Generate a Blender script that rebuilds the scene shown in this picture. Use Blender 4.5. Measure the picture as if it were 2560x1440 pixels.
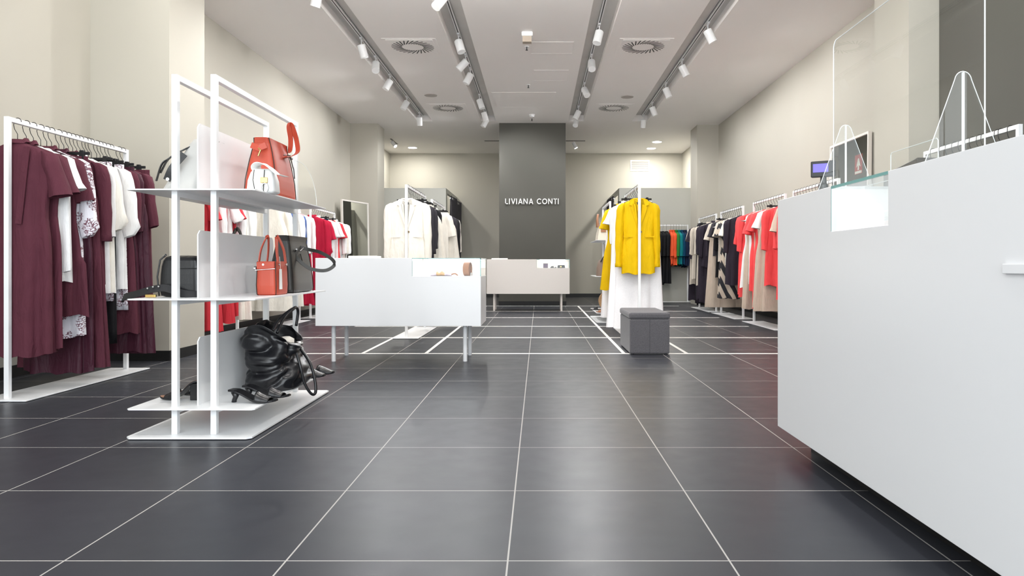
import bpy, bmesh, math, random
from mathutils import Vector, Matrix, noise
R = math.radians
S = bpy.context.scene
for o in list(bpy.data.objects): bpy.data.objects.remove(o)
COL = S.collection

# ---------------------------------------------------------------- camera, world, exposure
F, CX, CY, EYE = 1783.0, 1346.0, 663.0, 0.8          # focal length and level vanishing point (px), eye height (m)
cam = bpy.data.cameras.new('camera'); camo = bpy.data.objects.new('camera', cam); COL.objects.link(camo)
cam.sensor_width = 36; cam.lens = F * 36 / 2560
cam.shift_x = -(CX - 1280) / 2560; cam.shift_y = -(720 - CY) / 2560
camo.location = (0, 0, EYE); camo.rotation_euler = (R(90), 0, 0); cam.clip_start = 0.02
S.camera = camo
S.view_settings.view_transform = 'Standard'; S.view_settings.look = 'None'
S.view_settings.gamma = 1; S.view_settings.use_curve_mapping = False
S.view_settings.exposure = 0.55
W = bpy.data.worlds.new('daylight'); S.world = W; W.use_nodes = True
wb = W.node_tree.nodes['Background']; wb.inputs[0].default_value = (0.90, 0.96, 1.0, 1); wb.inputs[1].default_value = 3.5
SPOT_W = 48.0
pl = bpy.data.lights.new('shopfront_portal', 'AREA'); pl.shape = 'RECTANGLE'; pl.size = 7.2; pl.size_y = 3.6
pl.cycles.is_portal = True
plo = bpy.data.objects.new('shopfront_portal', pl); COL.objects.link(plo)
plo.location = (-0.05, -1.58, 1.81); plo.rotation_euler = (R(90), 0, 0)

def at(px, py, Y): return Vector(((px - CX) * Y / F, Y, EYE + (CY - py) * Y / F))
def fx(px, Y): return (px - CX) * Y / F
CEIL = 3.62

# ---------------------------------------------------------------- materials
MATS = {}
def mat(name, col, rough=0.5, metal=0, bump=0, bscale=300, var=0, vscale=6, spec=0.5, emit=None, estr=0, sheen=0, coat=0):
    if name in MATS: return MATS[name]
    m = bpy.data.materials.new(name); m.use_nodes = True; nt = m.node_tree; N = nt.nodes; L = nt.links
    b = N['Principled BSDF']; b.inputs['Base Color'].default_value = (*col, 1); b.inputs['Roughness'].default_value = rough
    b.inputs['Metallic'].default_value = metal; b.inputs['Specular IOR Level'].default_value = spec
    if sheen: b.inputs['Sheen Weight'].default_value = sheen; b.inputs['Sheen Roughness'].default_value = 0.4
    if coat: b.inputs['Coat Weight'].default_value = coat; b.inputs['Coat Roughness'].default_value = 0.15
    if emit: b.inputs['Emission Color'].default_value = (*emit, 1); b.inputs['Emission Strength'].default_value = estr
    tc = N.new('ShaderNodeTexCoord')
    if var:
        n = N.new('ShaderNodeTexNoise'); n.inputs['Scale'].default_value = vscale; n.inputs['Detail'].default_value = 4
        L.new(tc.outputs['Object'], n.inputs['Vector'])
        mr = N.new('ShaderNodeMapRange'); mr.inputs[1].default_value = 0.3; mr.inputs[2].default_value = 0.7
        mr.inputs[3].default_value = 1 - var; mr.inputs[4].default_value = 1 + var
        L.new(n.outputs['Fac'], mr.inputs[0])
        mx = N.new('ShaderNodeVectorMath'); mx.operation = 'SCALE'; mx.inputs[0].default_value = col
        L.new(mr.outputs[0], mx.inputs['Scale']); L.new(mx.outputs[0], b.inputs['Base Color'])
    if bump:
        n = N.new('ShaderNodeTexNoise'); n.inputs['Scale'].default_value = bscale; n.inputs['Detail'].default_value = 3
        L.new(tc.outputs['Object'], n.inputs['Vector'])
        bp = N.new('ShaderNodeBump'); bp.inputs['Strength'].default_value = bump; bp.inputs['Distance'].default_value = 0.002
        L.new(n.outputs['Fac'], bp.inputs['Height']); L.new(bp.outputs[0], b.inputs['Normal'])
    MATS[name] = m; return m
def srgb(r, g, b):
    f = lambda c: (c / 255 / 12.92) if c / 255 <= 0.04045 else ((c / 255 + 0.055) / 1.055) ** 2.4
    return (f(r), f(g), f(b))
def wrinkle(m, st=0.55):                                  # soft vertical creases and weave on hanging cloth
    nt = m.node_tree; N = nt.nodes; L = nt.links; b = N['Principled BSDF']
    tc = N.new('ShaderNodeTexCoord'); mp = N.new('ShaderNodeMapping'); mp.inputs['Scale'].default_value = (16, 16, 4.5); L.new(tc.outputs['Object'], mp.inputs[0])
    n = N.new('ShaderNodeTexNoise'); n.inputs['Scale'].default_value = 1.0; n.inputs['Detail'].default_value = 5; n.inputs['Roughness'].default_value = 0.55; n.inputs['Distortion'].default_value = 0.8; L.new(mp.outputs[0], n.inputs['Vector'])
    bp = N.new('ShaderNodeBump'); bp.inputs['Strength'].default_value = st; bp.inputs['Distance'].default_value = 0.03
    L.new(n.outputs['Fac'], bp.inputs['Height'])
    old = b.inputs['Normal'].links[0].from_node if b.inputs['Normal'].links else None
    if old: L.new(old.outputs[0], bp.inputs['Normal'])
    L.new(bp.outputs[0], b.inputs['Normal']); return m
def cloth(name, col, rough=0.8, sheen=0.1):
    if 'cloth_' + name in MATS: return MATS['cloth_' + name]
    return wrinkle(mat('cloth_' + name, col, rough, bump=0.15, bscale=500, var=0.05, vscale=9, spec=0.2))

wallm = mat('wall_paint', srgb(181, 177, 166), 0.75, bump=0.05, bscale=180, var=0.012, vscale=1.5)
ceilm = mat('ceiling_paint', srgb(247, 244, 242), 0.8, bump=0.03, bscale=150, var=0.01, vscale=1)
greym = mat('grey_feature_paint', srgb(79, 78, 72), 0.7, bump=0.05, bscale=180, var=0.03, vscale=1.2)
cubm = mat('fitting_room_panel_paint', srgb(200, 200, 192), 0.6, var=0.015, vscale=1)
blackm = mat('black_skirting', (0.006, 0.006, 0.006), 0.45, var=0.1)
whitem = mat('white_powder_coated_steel', srgb(238, 239, 240), 0.35, bump=0.03, bscale=400, var=0.01)
lacq = mat('white_lacquer', srgb(226, 227, 229), 0.3, var=0.008, vscale=1)
lacq2 = mat('warm_white_lacquer', srgb(226, 220, 214), 0.35, var=0.008, vscale=1)
blk = mat('black_plastic', (0.012, 0.012, 0.013), 0.4, bump=0.05)
velv = mat('black_flocked_hanger', (0.006, 0.006, 0.007), 0.8, bump=0.1)
wire = mat('dark_steel_wire', (0.04, 0.04, 0.042), 0.3, metal=0.8)
gold = mat('gold_metal', srgb(205, 175, 110), 0.25, metal=1)
silver = mat('silver_metal', srgb(200, 200, 200), 0.2, metal=1)
leather = mat('black_leather', (0.009, 0.009, 0.011), 0.28, bump=0.12, bscale=160, spec=0.5)
leather2 = mat('charcoal_leather', (0.035, 0.034, 0.031), 0.4, bump=0.2, bscale=200)
orange = mat('coral_orange_leather', srgb(184, 72, 50), 0.45, bump=0.1, bscale=260, var=0.03)
piping = mat('dark_edge_paint', (0.02, 0.015, 0.012), 0.5)
tan = mat('tan_leather', srgb(150, 100, 66), 0.5, bump=0.15, var=0.08)
straw = mat('woven_straw', srgb(170, 135, 98), 0.8, bump=0.6, bscale=140, var=0.12, vscale=60)
canvas = mat('beige_canvas', srgb(205, 196, 180), 0.8, bump=0.3, bscale=300, var=0.04)
whleather = mat('white_leather', srgb(238, 238, 236), 0.4, bump=0.08, var=0.01)
paper = mat('white_card', srgb(240, 238, 234), 0.6, var=0.01)
cream = mat('case_lining', srgb(242, 236, 226), 0.6, var=0.01)
felt = mat('grey_ottoman_weave', srgb(92, 90, 94), 0.95, bump=0.9, bscale=260, var=0.22, vscale=170, sheen=0.25)
tape = mat('white_floor_tape', srgb(226, 224, 220), 0.5, var=0.03)
lens_on = mat('lamp_lens', (1, 1, 1), 0.4, emit=(1, 0.97, 0.92), estr=14)
mirm = mat('mirror_glass', (0.80, 0.83, 0.81), 0.01, metal=1)
trackin = mat('channel_grey', srgb(205, 203, 200), 0.6, var=0.04, vscale=3)

def glass(name, ior=1.45, tint=(1, 1, 1), boost=1.0):
    m = bpy.data.materials.new(name); m.use_nodes = True; nt = m.node_tree; nt.nodes.clear(); L = nt.links
    out = nt.nodes.new('ShaderNodeOutputMaterial'); mx = nt.nodes.new('ShaderNodeMixShader')
    t = nt.nodes.new('ShaderNodeBsdfTransparent'); t.inputs[0].default_value = (*tint, 1)
    g = nt.nodes.new('ShaderNodeBsdfGlossy'); g.inputs['Roughness'].default_value = 0.0
    f = nt.nodes.new('ShaderNodeFresnel'); f.inputs[0].default_value = ior
    mu = nt.nodes.new('ShaderNodeMath'); mu.operation = 'MULTIPLY'; mu.inputs[1].default_value = boost; mu.use_clamp = True
    ge = nt.nodes.new('ShaderNodeNewGeometry'); fr = nt.nodes.new('ShaderNodeMath'); fr.operation = 'SUBTRACT'; fr.inputs[0].default_value = 1; L.new(ge.outputs['Backfacing'], fr.inputs[1])
    m2 = nt.nodes.new('ShaderNodeMath'); m2.operation = 'MULTIPLY'; L.new(mu.outputs[0], m2.inputs[0]); L.new(fr.outputs[0], m2.inputs[1])
    L.new(f.outputs[0], mu.inputs[0]); L.new(m2.outputs[0], mx.inputs[0]); L.new(t.outputs[0], mx.inputs[1]); L.new(g.outputs[0], mx.inputs[2])
    L.new(mx.outputs[0], out.inputs[0]); MATS[name] = m; return m
acryl = glass('clear_acrylic', 1.49, (0.985, 0.992, 0.99))
glz = glass('case_glass', 1.5, (0.985, 0.995, 0.993))
acedge = mat('polished_acrylic_edge', srgb(232, 238, 238), 0.15, coat=0.5)
gledge = mat('green_glass_edge', srgb(96, 160, 158), 0.15, coat=0.5)

def floor_mat():
    m = bpy.data.materials.new('dark_slate_tiles'); m.use_nodes = True; nt = m.node_tree; N = nt.nodes; L = nt.links
    b = N['Principled BSDF']; tc = N.new('ShaderNodeTexCoord'); sp = N.new('ShaderNodeSeparateXYZ'); L.new(tc.outputs['Object'], sp.inputs[0])
    def M(op, a, c, clamp=False):
        n = N.new('ShaderNodeMath'); n.operation = op; n.use_clamp = clamp
        for i, v in enumerate((a, c)):
            if v is None: continue
            if isinstance(v, (int, float)): n.inputs[i].default_value = v
            else: L.new(v, n.inputs[i])
        return n.outputs[0]
    T, G = 0.6, 0.0048
    def line(s, off, g):
        u = M('DIVIDE', M('SUBTRACT', s, off - 60), T); fr = M('FRACT', u, None)
        d = M('MINIMUM', fr, M('SUBTRACT', 1, fr)); return M('LESS_THAN', d, g / 2 / T), u
    lx, ux = line(sp.outputs[0], -0.083, G); ly, uy = line(sp.outputs[1], 1.93 - 0.6 * 10, G)
    g = M('MAXIMUM', lx, ly)
    cb = N.new('ShaderNodeCombineXYZ'); L.new(M('FLOOR', ux, None), cb.inputs[0]); L.new(M('FLOOR', uy, None), cb.inputs[1])
    wn = N.new('ShaderNodeTexWhiteNoise'); L.new(cb.outputs[0], wn.inputs['Vector'])
    no = N.new('ShaderNodeTexNoise'); no.inputs['Scale'].default_value = 2.2; no.inputs['Detail'].default_value = 6; L.new(tc.outputs['Object'], no.inputs['Vector'])
    v = M('ADD', M('MULTIPLY', wn.outputs['Value'], 0.10), M('ADD', M('MULTIPLY', no.outputs['Fac'], 0.25), 0.82))
    vm = N.new('ShaderNodeVectorMath'); vm.operation = 'SCALE'; vm.inputs[0].default_value = (0.036, 0.038, 0.046); L.new(v, vm.inputs['Scale'])
    mx = N.new('ShaderNodeMix'); mx.data_type = 'RGBA'; L.new(g, mx.inputs[0]); L.new(vm.outputs[0], mx.inputs[6]); mx.inputs[7].default_value = (0.42, 0.40, 0.38, 1)
    L.new(mx.outputs[2], b.inputs['Base Color'])
    no2 = N.new('ShaderNodeTexNoise'); no2.inputs['Scale'].default_value = 9; no2.inputs['Detail'].default_value = 5; L.new(tc.outputs['Object'], no2.inputs['Vector'])
    L.new(M('ADD', M('MULTIPLY', no2.outputs['Fac'], 0.10), M('ADD', M('MULTIPLY', g, 0.3), 0.31)), b.inputs['Roughness'])
    b.inputs['Specular IOR Level'].default_value = 0.19
    bp = N.new('ShaderNodeBump'); bp.inputs['Strength'].default_value = 0.25; bp.inputs['Distance'].default_value = 0.001
    L.new(M('MULTIPLY', g, -1), bp.inputs['Height']); L.new(bp.outputs[0], b.inputs['Normal'])
    return m
def print_mat(name, base, ink):
    m = mat('cloth_' + name, base, 0.8, bump=0.1); nt = m.node_tree; N = nt.nodes; L = nt.links; b = N['Principled BSDF']
    tc = N.new('ShaderNodeTexCoord')
    br = N.new('ShaderNodeTexBrick'); br.inputs['Scale'].default_value = 17; br.inputs['Mortar Size'].default_value = 0.032
    mp = N.new('ShaderNodeMapping'); mp.inputs['Rotation'].default_value = (R(90), 0.15, 0.1); L.new(tc.outputs['Object'], mp.inputs[0])
    n0 = N.new('ShaderNodeTexNoise'); n0.inputs['Scale'].default_value = 9; L.new(mp.outputs[0], n0.inputs['Vector'])
    va = N.new('ShaderNodeVectorMath'); va.operation = 'MULTIPLY_ADD'; L.new(n0.outputs['Color'], va.inputs[0]); va.inputs[1].default_value = (0.12, 0.12, 0.12); L.new(mp.outputs[0], va.inputs[2])
    L.new(va.outputs[0], br.inputs['Vector'])
    n1 = N.new('ShaderNodeTexNoise'); n1.inputs['Scale'].default_value = 13; n1.inputs['Detail'].default_value = 3; L.new(tc.outputs['Object'], n1.inputs['Vector'])
    gt = N.new('ShaderNodeMath'); gt.operation = 'GREATER_THAN'; gt.inputs[1].default_value = 0.47; L.new(n1.outputs['Fac'], gt.inputs[0])
    n2 = N.new('ShaderNodeTexNoise'); n2.inputs['Scale'].default_value = 75; n2.inputs['Detail'].default_value = 3; L.new(tc.outputs['Object'], n2.inputs['Vector'])
    g2 = N.new('ShaderNodeMath'); g2.operation = 'GREATER_THAN'; g2.inputs[1].default_value = 0.56; L.new(n2.outputs['Fac'], g2.inputs[0])
    mxx = N.new('ShaderNodeMath'); mxx.operation = 'MAXIMUM'; L.new(br.outputs['Fac'], mxx.inputs[0]); L.new(g2.outputs[0], mxx.inputs[1])
    mu = N.new('ShaderNodeMath'); mu.operation = 'MULTIPLY'; L.new(mxx.outputs[0], mu.inputs[0]); L.new(gt.outputs[0], mu.inputs[1])
    mx = N.new('ShaderNodeMix'); mx.data_type = 'RGBA'; L.new(mu.outputs[0], mx.inputs[0]); mx.inputs[6].default_value = (*base, 1); mx.inputs[7].default_value = (*ink, 1)
    L.new(mx.outputs[2], b.inputs['Base Color']); return wrinkle(m)
def stripe_mat(name, a, c, scale=5.0, rot=0.5):
    m = mat('cloth_' + name, a, 0.8, bump=0.1); nt = m.node_tree; N = nt.nodes; L = nt.links; b = N['Principled BSDF']
    tc = N.new('ShaderNodeTexCoord'); mp = N.new('ShaderNodeMapping'); mp.inputs['Rotation'].default_value = (0, rot, 0); L.new(tc.outputs['Object'], mp.inputs[0])
    w = N.new('ShaderNodeTexWave'); w.inputs['Scale'].default_value = scale; w.inputs['Distortion'].default_value = 0.6; L.new(mp.outputs[0], w.inputs['Vector'])
    g = N.new('ShaderNodeMath'); g.operation = 'GREATER_THAN'; g.inputs[1].default_value = 0.5; L.new(w.outputs['Fac'], g.inputs[0])
    mx = N.new('ShaderNodeMix'); mx.data_type = 'RGBA'; L.new(g.outputs[0], mx.inputs[0]); mx.inputs[6].default_value = (*a, 1); mx.inputs[7].default_value = (*c, 1)
    L.new(mx.outputs[2], b.inputs['Base Color']); return wrinkle(m, .3)

PM = 0
C = {'maroon': cloth('maroon', srgb(88, 44, 56)), 'maroon2': cloth('maroon_satin', srgb(68, 32, 46), 0.45), 'white': cloth('white', srgb(238, 238, 238)),
     'cream': cloth('cream', srgb(236, 231, 221)), 'black': cloth('black', srgb(24, 24, 27)), 'charcoal': cloth('charcoal', srgb(54, 52, 58)),
     'slate': cloth('slate', srgb(60, 60, 68)), 'navy': cloth('navy', srgb(30, 42, 70)), 'blue': cloth('blue', srgb(66, 92, 150)), 'red': cloth('red', srgb(196, 52, 62)),
     'crimson': cloth('crimson', srgb(180, 28, 58)), 'coral': cloth('coral', srgb(238, 82, 84)), 'beige': cloth('beige', srgb(196, 180, 164)),
     'stone': cloth('stone', srgb(206, 196, 182)), 'aubergine': cloth('aubergine', srgb(48, 42, 52)), 'yellow': cloth('yellow', srgb(224, 182, 0), 0.7, 0.05),
     'orange': cloth('bright_orange', srgb(240, 96, 56)), 'green': cloth('green', srgb(52, 132, 62)), 'teal': cloth('teal', srgb(20, 128, 134)),
     'petrol': cloth('petrol', srgb(14, 66, 100)), 'lace': mat('cloth_white_broderie', srgb(244, 242, 244), 0.8, bump=0.8, bscale=90, var=0.03, vscale=80),
     'print': print_mat('city_print', srgb(230, 228, 236), srgb(120, 84, 96)),
     'stripe': stripe_mat('diagonal_stripe', srgb(36, 36, 42), srgb(196, 182, 166), 2.6, 0.45),
     'dots': print_mat('dark_dotted', srgb(36, 34, 42), srgb(230, 228, 230))}

# ---------------------------------------------------------------- mesh helpers
class MB:
    def __init__(s): s.v = []; s.f = []; s.mi = []; s.cur = 0
    def add(s, vs, fs):
        n = len(s.v); s.v += [tuple(v) for v in vs]
        for f in fs: s.f.append(tuple(n + i for i in f)); s.mi.append(s.cur)
        return s
    def box(s, x0, x1, y0, y1, z0, z1):
        vs = [(x, y, z) for z in (z0, z1) for y in (y0, y1) for x in (x0, x1)]
        return s.add(vs, [(0, 2, 3, 1), (4, 5, 7, 6), (0, 1, 5, 4), (2, 6, 7, 3), (0, 4, 6, 2), (1, 3, 7, 5)])
    def loft(s, rings, cap0=True, cap1=True, close=True):
        n = len(rings[0]); vs = [p for r in rings for p in r]; fs = []
        for i in range(len(rings) - 1):
            for j in range(n if close else n - 1):
                k = (j + 1) % n; fs.append((i * n + j, i * n + k, (i + 1) * n + k, (i + 1) * n + j))
        if cap0: fs.append(tuple(reversed(range(n))))
        if cap1: fs.append(tuple(range((len(rings) - 1) * n, len(rings) * n)))
        return s.add(vs, fs)
    def tube(s, path, r, seg=8, flat=None, up=None, cap=True):
        P = [Vector(p) for p in path]; rings = []; prev = None
        for i, p in enumerate(P):
            t = (P[min(i + 1, len(P) - 1)] - P[max(i - 1, 0)]).normalized()
            if up is not None: a = Vector(up) - t * t.dot(Vector(up))
            elif prev is not None: a = prev - t * t.dot(prev)
            else:
                a = Vector((0, 0, 1)) if abs(t.z) < 0.9 else Vector((1, 0, 0)); a = a - t * t.dot(a)
            a.normalize(); prev = a; b = t.cross(a)
            rr = r[i] if isinstance(r, (list, tuple)) else r
            ra, rb = (rr, rr) if flat is None else (flat, rr)
            rings.append([p + a * ra * math.cos(2 * math.pi * k / seg) + b * rb * math.sin(2 * math.pi * k / seg) for k in range(seg)])
        return s.loft(rings, cap, cap)
    def strap(s, path, w, th, up):
        P = [Vector(p) for p in path]; rings = []
        for i, p in enumerate(P):
            t = (P[min(i + 1, len(P) - 1)] - P[max(i - 1, 0)]).normalized()
            u = Vector(up[i] if isinstance(up, list) else up); a = (u - t * t.dot(u)).normalized(); b = t.cross(a)
            rings.append([p + a * w / 2 + b * th / 2, p - a * w / 2 + b * th / 2, p - a * w / 2 - b * th / 2, p + a * w / 2 - b * th / 2])
        return s.loft(rings)
    def cyl(s, c, r, h, axis='z', seg=20, r2=None):
        c = Vector(c); d = {'x': Vector((1, 0, 0)), 'y': Vector((0, 1, 0)), 'z': Vector((0, 0, 1))}[axis] if isinstance(axis, str) else Vector(axis).normalized()
        return s.tube([c, c + d * h], [r, r if r2 is None else r2], seg)
    def prism(s, poly, y0, y1, plane='xz'):
        m = {'xz': lambda a, b, c: (a, c, b), 'yz': lambda a, b, c: (c, a, b), 'xy': lambda a, b, c: (a, b, c)}[plane]
        return s.loft([[m(a, b, y0) for a, b in poly], [m(a, b, y1) for a, b in poly]])
    def build(s, name, m, parent=None, smooth=False, bevel=0, mods=None, loc=None):
        me = bpy.data.meshes.new(name); me.from_pydata(s.v, [], s.f)
        ms = m if isinstance(m, (list, tuple)) else [m]
        for q in ms: me.materials.append(q)
        if len(ms) > 1:
            for p, i in zip(me.polygons, s.mi): p.material_index = i
        bm = bmesh.new(); bm.from_mesh(me); bmesh.ops.recalc_face_normals(bm, faces=bm.faces); bm.to_mesh(me); bm.free()
        if smooth:
            for p in me.polygons: p.use_smooth = True
        o = bpy.data.objects.new(name, me); COL.objects.link(o)
        if loc is not None: o.location = loc
        if parent: o.parent = parent
        if smooth == 'auto':
            pass
        if bevel:
            b = o.modifiers.new('bevel', 'BEVEL'); b.width = bevel; b.segments = 2; b.limit_method = 'ANGLE'; b.angle_limit = R(50)
        for k, v in (mods or []):
            md = o.modifiers.new(k.lower(), k)
            for a, c in v.items(): setattr(md, a, c)
        return o
def tag(o, label, cat, group=None):
    o['label'] = label; o['category'] = cat
    if group: o['group'] = group
    return o
def thing(name, label, cat, loc=(0, 0, 0), rz=0, group=None):
    o = bpy.data.objects.new(name, None); COL.objects.link(o); o.location = loc; o.rotation_euler = (0, 0, rz); o.empty_display_size = 0.1
    return tag(o, label, cat, group)
def struct(name, mb, m, **k):
    o = mb.build(name, m, **k); o['kind'] = 'structure'; return o
def copy_tree(o, parent=None):
    c = o.copy(); COL.objects.link(c)
    if parent: c.parent = parent
    for ch in list(o.children): copy_tree(ch, c)
    return c
def sm(a, b, t): t = max(0, min(1, (t - a) / (b - a))); return t * t * (3 - 2 * t)
def bez(p, n=16):                                     # smooth curve through points (Catmull-Rom)
    P = [Vector(q) for q in p]; out = []
    P = [P[0] * 2 - P[1]] + P + [P[-1] * 2 - P[-2]]
    for i in range(1, len(P) - 2):
        for k in range(n):
            t = k / n; a, b, c, d = P[i - 1:i + 3]
            out.append(0.5 * ((2 * b) + (c - a) * t + (2 * a - 5 * b + 4 * c - d) * t * t + (3 * b - a - 3 * c + d) * t ** 3))
    out.append(P[-2]); return out
ORD = 'first second third fourth fifth sixth seventh eighth ninth tenth eleventh twelfth thirteenth fourteenth fifteenth sixteenth seventeenth eighteenth nineteenth twentieth twenty-first twenty-second twenty-third'.split()

# ---------------------------------------------------------------- room shell
XL, XR, YF, YB = -3.75, 3.62, -1.6, 18.0
struct('floor', MB().box(-4, 4, YF, YB + 0.1, -0.1, 0), floor_mat())
CH = [(-2.37, -2.07), (-1.13, -0.83), (0.587, 0.887), (1.83, 2.13)]; CY0, CY1 = 1.2, 13.97
m = MB(); xs = [XL - 0.1] + [v for c in CH for v in c] + [XR + 0.1]
for i in range(0, len(xs), 2): m.box(xs[i], xs[i + 1], CY0, CY1, CEIL, CEIL + 0.12)
m.box(XL - 0.1, XR + 0.1, CY1, YB + 0.1, CEIL, CEIL + 0.12); m.box(XL - 0.1, XR + 0.1, YF, CY0, CEIL, CEIL + 0.12)
struct('ceiling', m, ceilm)
m = MB()
for a, b in CH: m.box(a - 0.02, b + 0.02, CY0 - 0.02, CY1 + 0.02, CEIL + 0.1201, CEIL + 0.16)
struct('trim_1', m, trackin)
struct('wall_left', MB().box(XL - 0.15, XL, YF, YB + 0.1, 0, CEIL), wallm)
struct('wall_right', MB().box(XR, XR + 0.15, 5.97, YB + 0.1, 0, CEIL), wallm)
struct('wall_right_front', MB().box(3.35, 3.55, YF, 5.96, 0, CEIL), greym)
struct('wall_back', MB().box(XL, XR, YB, YB + 0.15, 0, CEIL), wallm)
struct('wall_left_pilaster_near', MB().box(XL, -3.09, 5.97, 6.6, 0, CEIL), wallm)
struct('wall_right_pilaster_near', MB().box(3.10, XR, 5.97, 6.58, 0, CEIL), wallm)
struct('wall_left_pilaster_far', MB().box(XL, -3.2, 14.2, 14.8, 0, CEIL), wallm)
struct('wall_right_pilaster_far', MB().box(3.19, XR, 14.33, 14.95, 0, CEIL), wallm)
struct('wall_column', MB().box(-0.778, 0.54, 14.15, 15.75, 0, CEIL), greym)
struct('wall_fitting_room_left', MB().box(XL, -2.05, 15.8, 15.86, 0, 2.51).box(-2.11, -2.05, 15.86, 16.05, 0, 2.51).box(-2.11, -2.05, 16.05, 17.9, 2.42, 2.51).box(-2.11, -2.05, 17.85, YB, 0, 2.51), cubm)
struct('wall_fitting_room_right', MB().box(1.79, 3.47, 15.8, 15.86, 0, 2.51).box(1.79, 1.85, 15.86, 16.05, 0, 2.51).box(1.79, 1.85, 16.05, 17.9, 2.42, 2.51).box(1.79, 1.85, 17.85, YB, 0, 2.51).box(3.41, 3.47, 15.86, YB, 0, 2.51), cubm)
bh = 0.085; t = 0.012
struct('baseboard_left', MB().box(XL, XL + t, YF, 5.97, 0, bh).box(XL, -3.09 + t, 5.97 - t, 5.97, 0, bh).box(-3.09, -3.09 + t, 5.97, 6.6 + t, 0, bh).box(XL, -3.09, 6.6, 6.6 + t, 0, bh)
       .box(XL, XL + t, 6.61, 14.2, 0, bh).box(XL, -3.2 + t, 14.2 - t, 14.2, 0, bh).box(-3.2, -3.2 + t, 14.2, 14.8, 0, bh), blackm)
struct('baseboard_right', MB().box(XR - t, XR, 6.6, 14.33, 0, bh).box(3.10 - t, XR, 5.97 - t, 5.97, 0, bh).box(3.1 - t, 3.1, 5.97, 6.58, 0, bh).box(3.19 - t, XR, 14.33 - t, 14.33, 0, bh).box(3.35 - t, 3.35, YF, 5.95, 0, bh), blackm)
struct('baseboard_back', MB().box(-2.05, 1.79, YB - t, YB, 0, bh), blackm)
struct('baseboard_column', MB().box(-0.778 - t, 0.54 + t, 14.15 - t, 15.75 + t, 0, bh), blackm)

# ceiling fittings
for i, (a, b) in enumerate(CH):
    nm = ('leftmost', 'second from left', 'third from left', 'rightmost')[i]
    tx = (-2.27, -1.005, 0.735, 2.035)[i]
    z = CEIL + 0.12
    tr = thing('lighting_track', f'white lighting track with dark slot inside the {nm} ceiling channel', 'lighting track', (tx, 0, z), group='lighting tracks in the ceiling channels')
    MB().box(-0.02, -0.007, CY0, CY1 - 0.04, -0.028, 0).box(0.007, 0.02, CY0, CY1 - 0.04, -0.028, 0).box(-0.02, 0.02, CY0, CY1 - 0.04, -0.008, 0).build('rail', whitem, tr)
    MB().box(-0.0069, 0.0069, CY0, CY1 - 0.04, -0.024, -0.0081).build('slot', blk, tr)
def spot(tx, y, aim, label, wide=0):
    zt = CEIL + 0.12 - 0.028
    r = thing('track_spotlight', label, 'spotlight', (tx, y, zt), group='white track spotlights')
    MB().box(-0.016, 0.016, -0.055, 0.055, -0.022, 0).build('adapter', whitem, r, bevel=0.003)
    a = Vector(aim).normalized(); piv = Vector((0, 0, -0.105))
    MB().cyl((0, 0, -0.105), 0.007, 0.085, 'z', 10).build('stem', whitem, r)
    c = piv - a * 0.02; e = piv + a * 0.145
    MB().tube([c, c + a * 0.006, e - a * 0.004, e, e - a * 0.002, e - a * 0.02], [0.046, 0.052, 0.052, 0.0505, 0.044, 0.043], 28).build('lamp_body', whitem, r, smooth=False)
    MB().cyl(e - a * 0.012, 0.0435, 0.004, a, 28).build('lens', lens_on, r)
    ld = bpy.data.lights.new('spot_beam', 'SPOT'); ld.energy = SPOT_W; tl = math.degrees(math.acos(max(-1, min(1, -a.z)))); ld.spot_size = R(2 * (79 if tl < 30 else 79 - (tl - 30) * 1.6 - 9)); ld.spot_blend = 0.6
    if wide: ld.spot_size = R(wide); ld.spot_blend = 0.3; ld.energy *= 1.5 if wide > 160 else 1.0; ld.shadow_soft_size = 0.045; ld.color = (1.0, 0.965, 0.92)
    lo = bpy.data.objects.new('spot_beam', ld); COL.objects.link(lo); lo.parent = r; lo.location = e + a * 0.006
    lo.rotation_euler = a.to_track_quat('-Z', 'Y').to_euler()
chs = [
 (-2.27, 'leftmost channel', [(7.35, (-.3, .2, -1), 'cut by the frame top'), (9.15, (.25, .2, -1), 'tilted right'), (9.95, (.15, -.7, -1), 'glowing towards the room'), (10.9, (-.5, -.25, -1), 'tilted left'), (12.3, (-.5, -.25, -1), 'tilted left'), (13.6, (0, .3, -1), 'pointing straight down')]),
 (-1.005, 'second channel', [(7.5, (-.6, -.5, -1), 'at the frame top'), (8.98, (.3, -.25, -1), 'tilted right'), (9.85, (-.95, 0, -1), 'tilted far left'), (10.53, (-.5, -.1, -1), 'tilted left'), (12.17, (.35, -.1, -1), 'tilted right'), (13.16, (.3, .2, -1), 'near the channel end'), (13.82, (-.55, -.1, -1), 'over the channel end')]),
 (0.735, 'third channel', [(8.62, (-.25, -.25, -1), 'tilted slightly left'), (9.87, (.0, -.7, -1), 'glowing towards the room'), (11.4, (.35, -.7, -1), 'glowing, turned right'), (13.06, (-.5, 0, -1), 'tilted left'), (13.82, (-.2, -.7, -1), 'glowing at the channel end')]),
 (2.035, 'rightmost channel', [(8.57, (.5, 0, -1), 'tilted right'), (10.1, (.5, 0, -1), 'tilted right'), (11.39, (.4, -.1, -1), 'tilted right'), (12.74, (.4, 0, -1), 'tilted right'), (13.82, (0, .3, -1), 'straight down at the channel end')])]
for tx, nm, L_ in chs:
    for i, (y, a, d) in enumerate(L_): spot(tx, y, a, f'white cylinder spotlight, {ORD[i]} in view along {nm}, {d}')
    sx = 0.6 if tx > 0 else -0.35
    inner = abs(tx) < 1.5
    for i, y in enumerate((2.4, 4.4, 6.3 if inner else 5.1)): spot(tx, y, (0 if inner else sx * .4, (.2, .55, .6)[i], -1), f'unseen white spotlight of the {nm}, {ORD[i]} from the shop entrance', (150, 174, 176)[i] if inner else 140)  # unseen spots added for illumination, inner beams widened to light the ceiling

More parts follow.
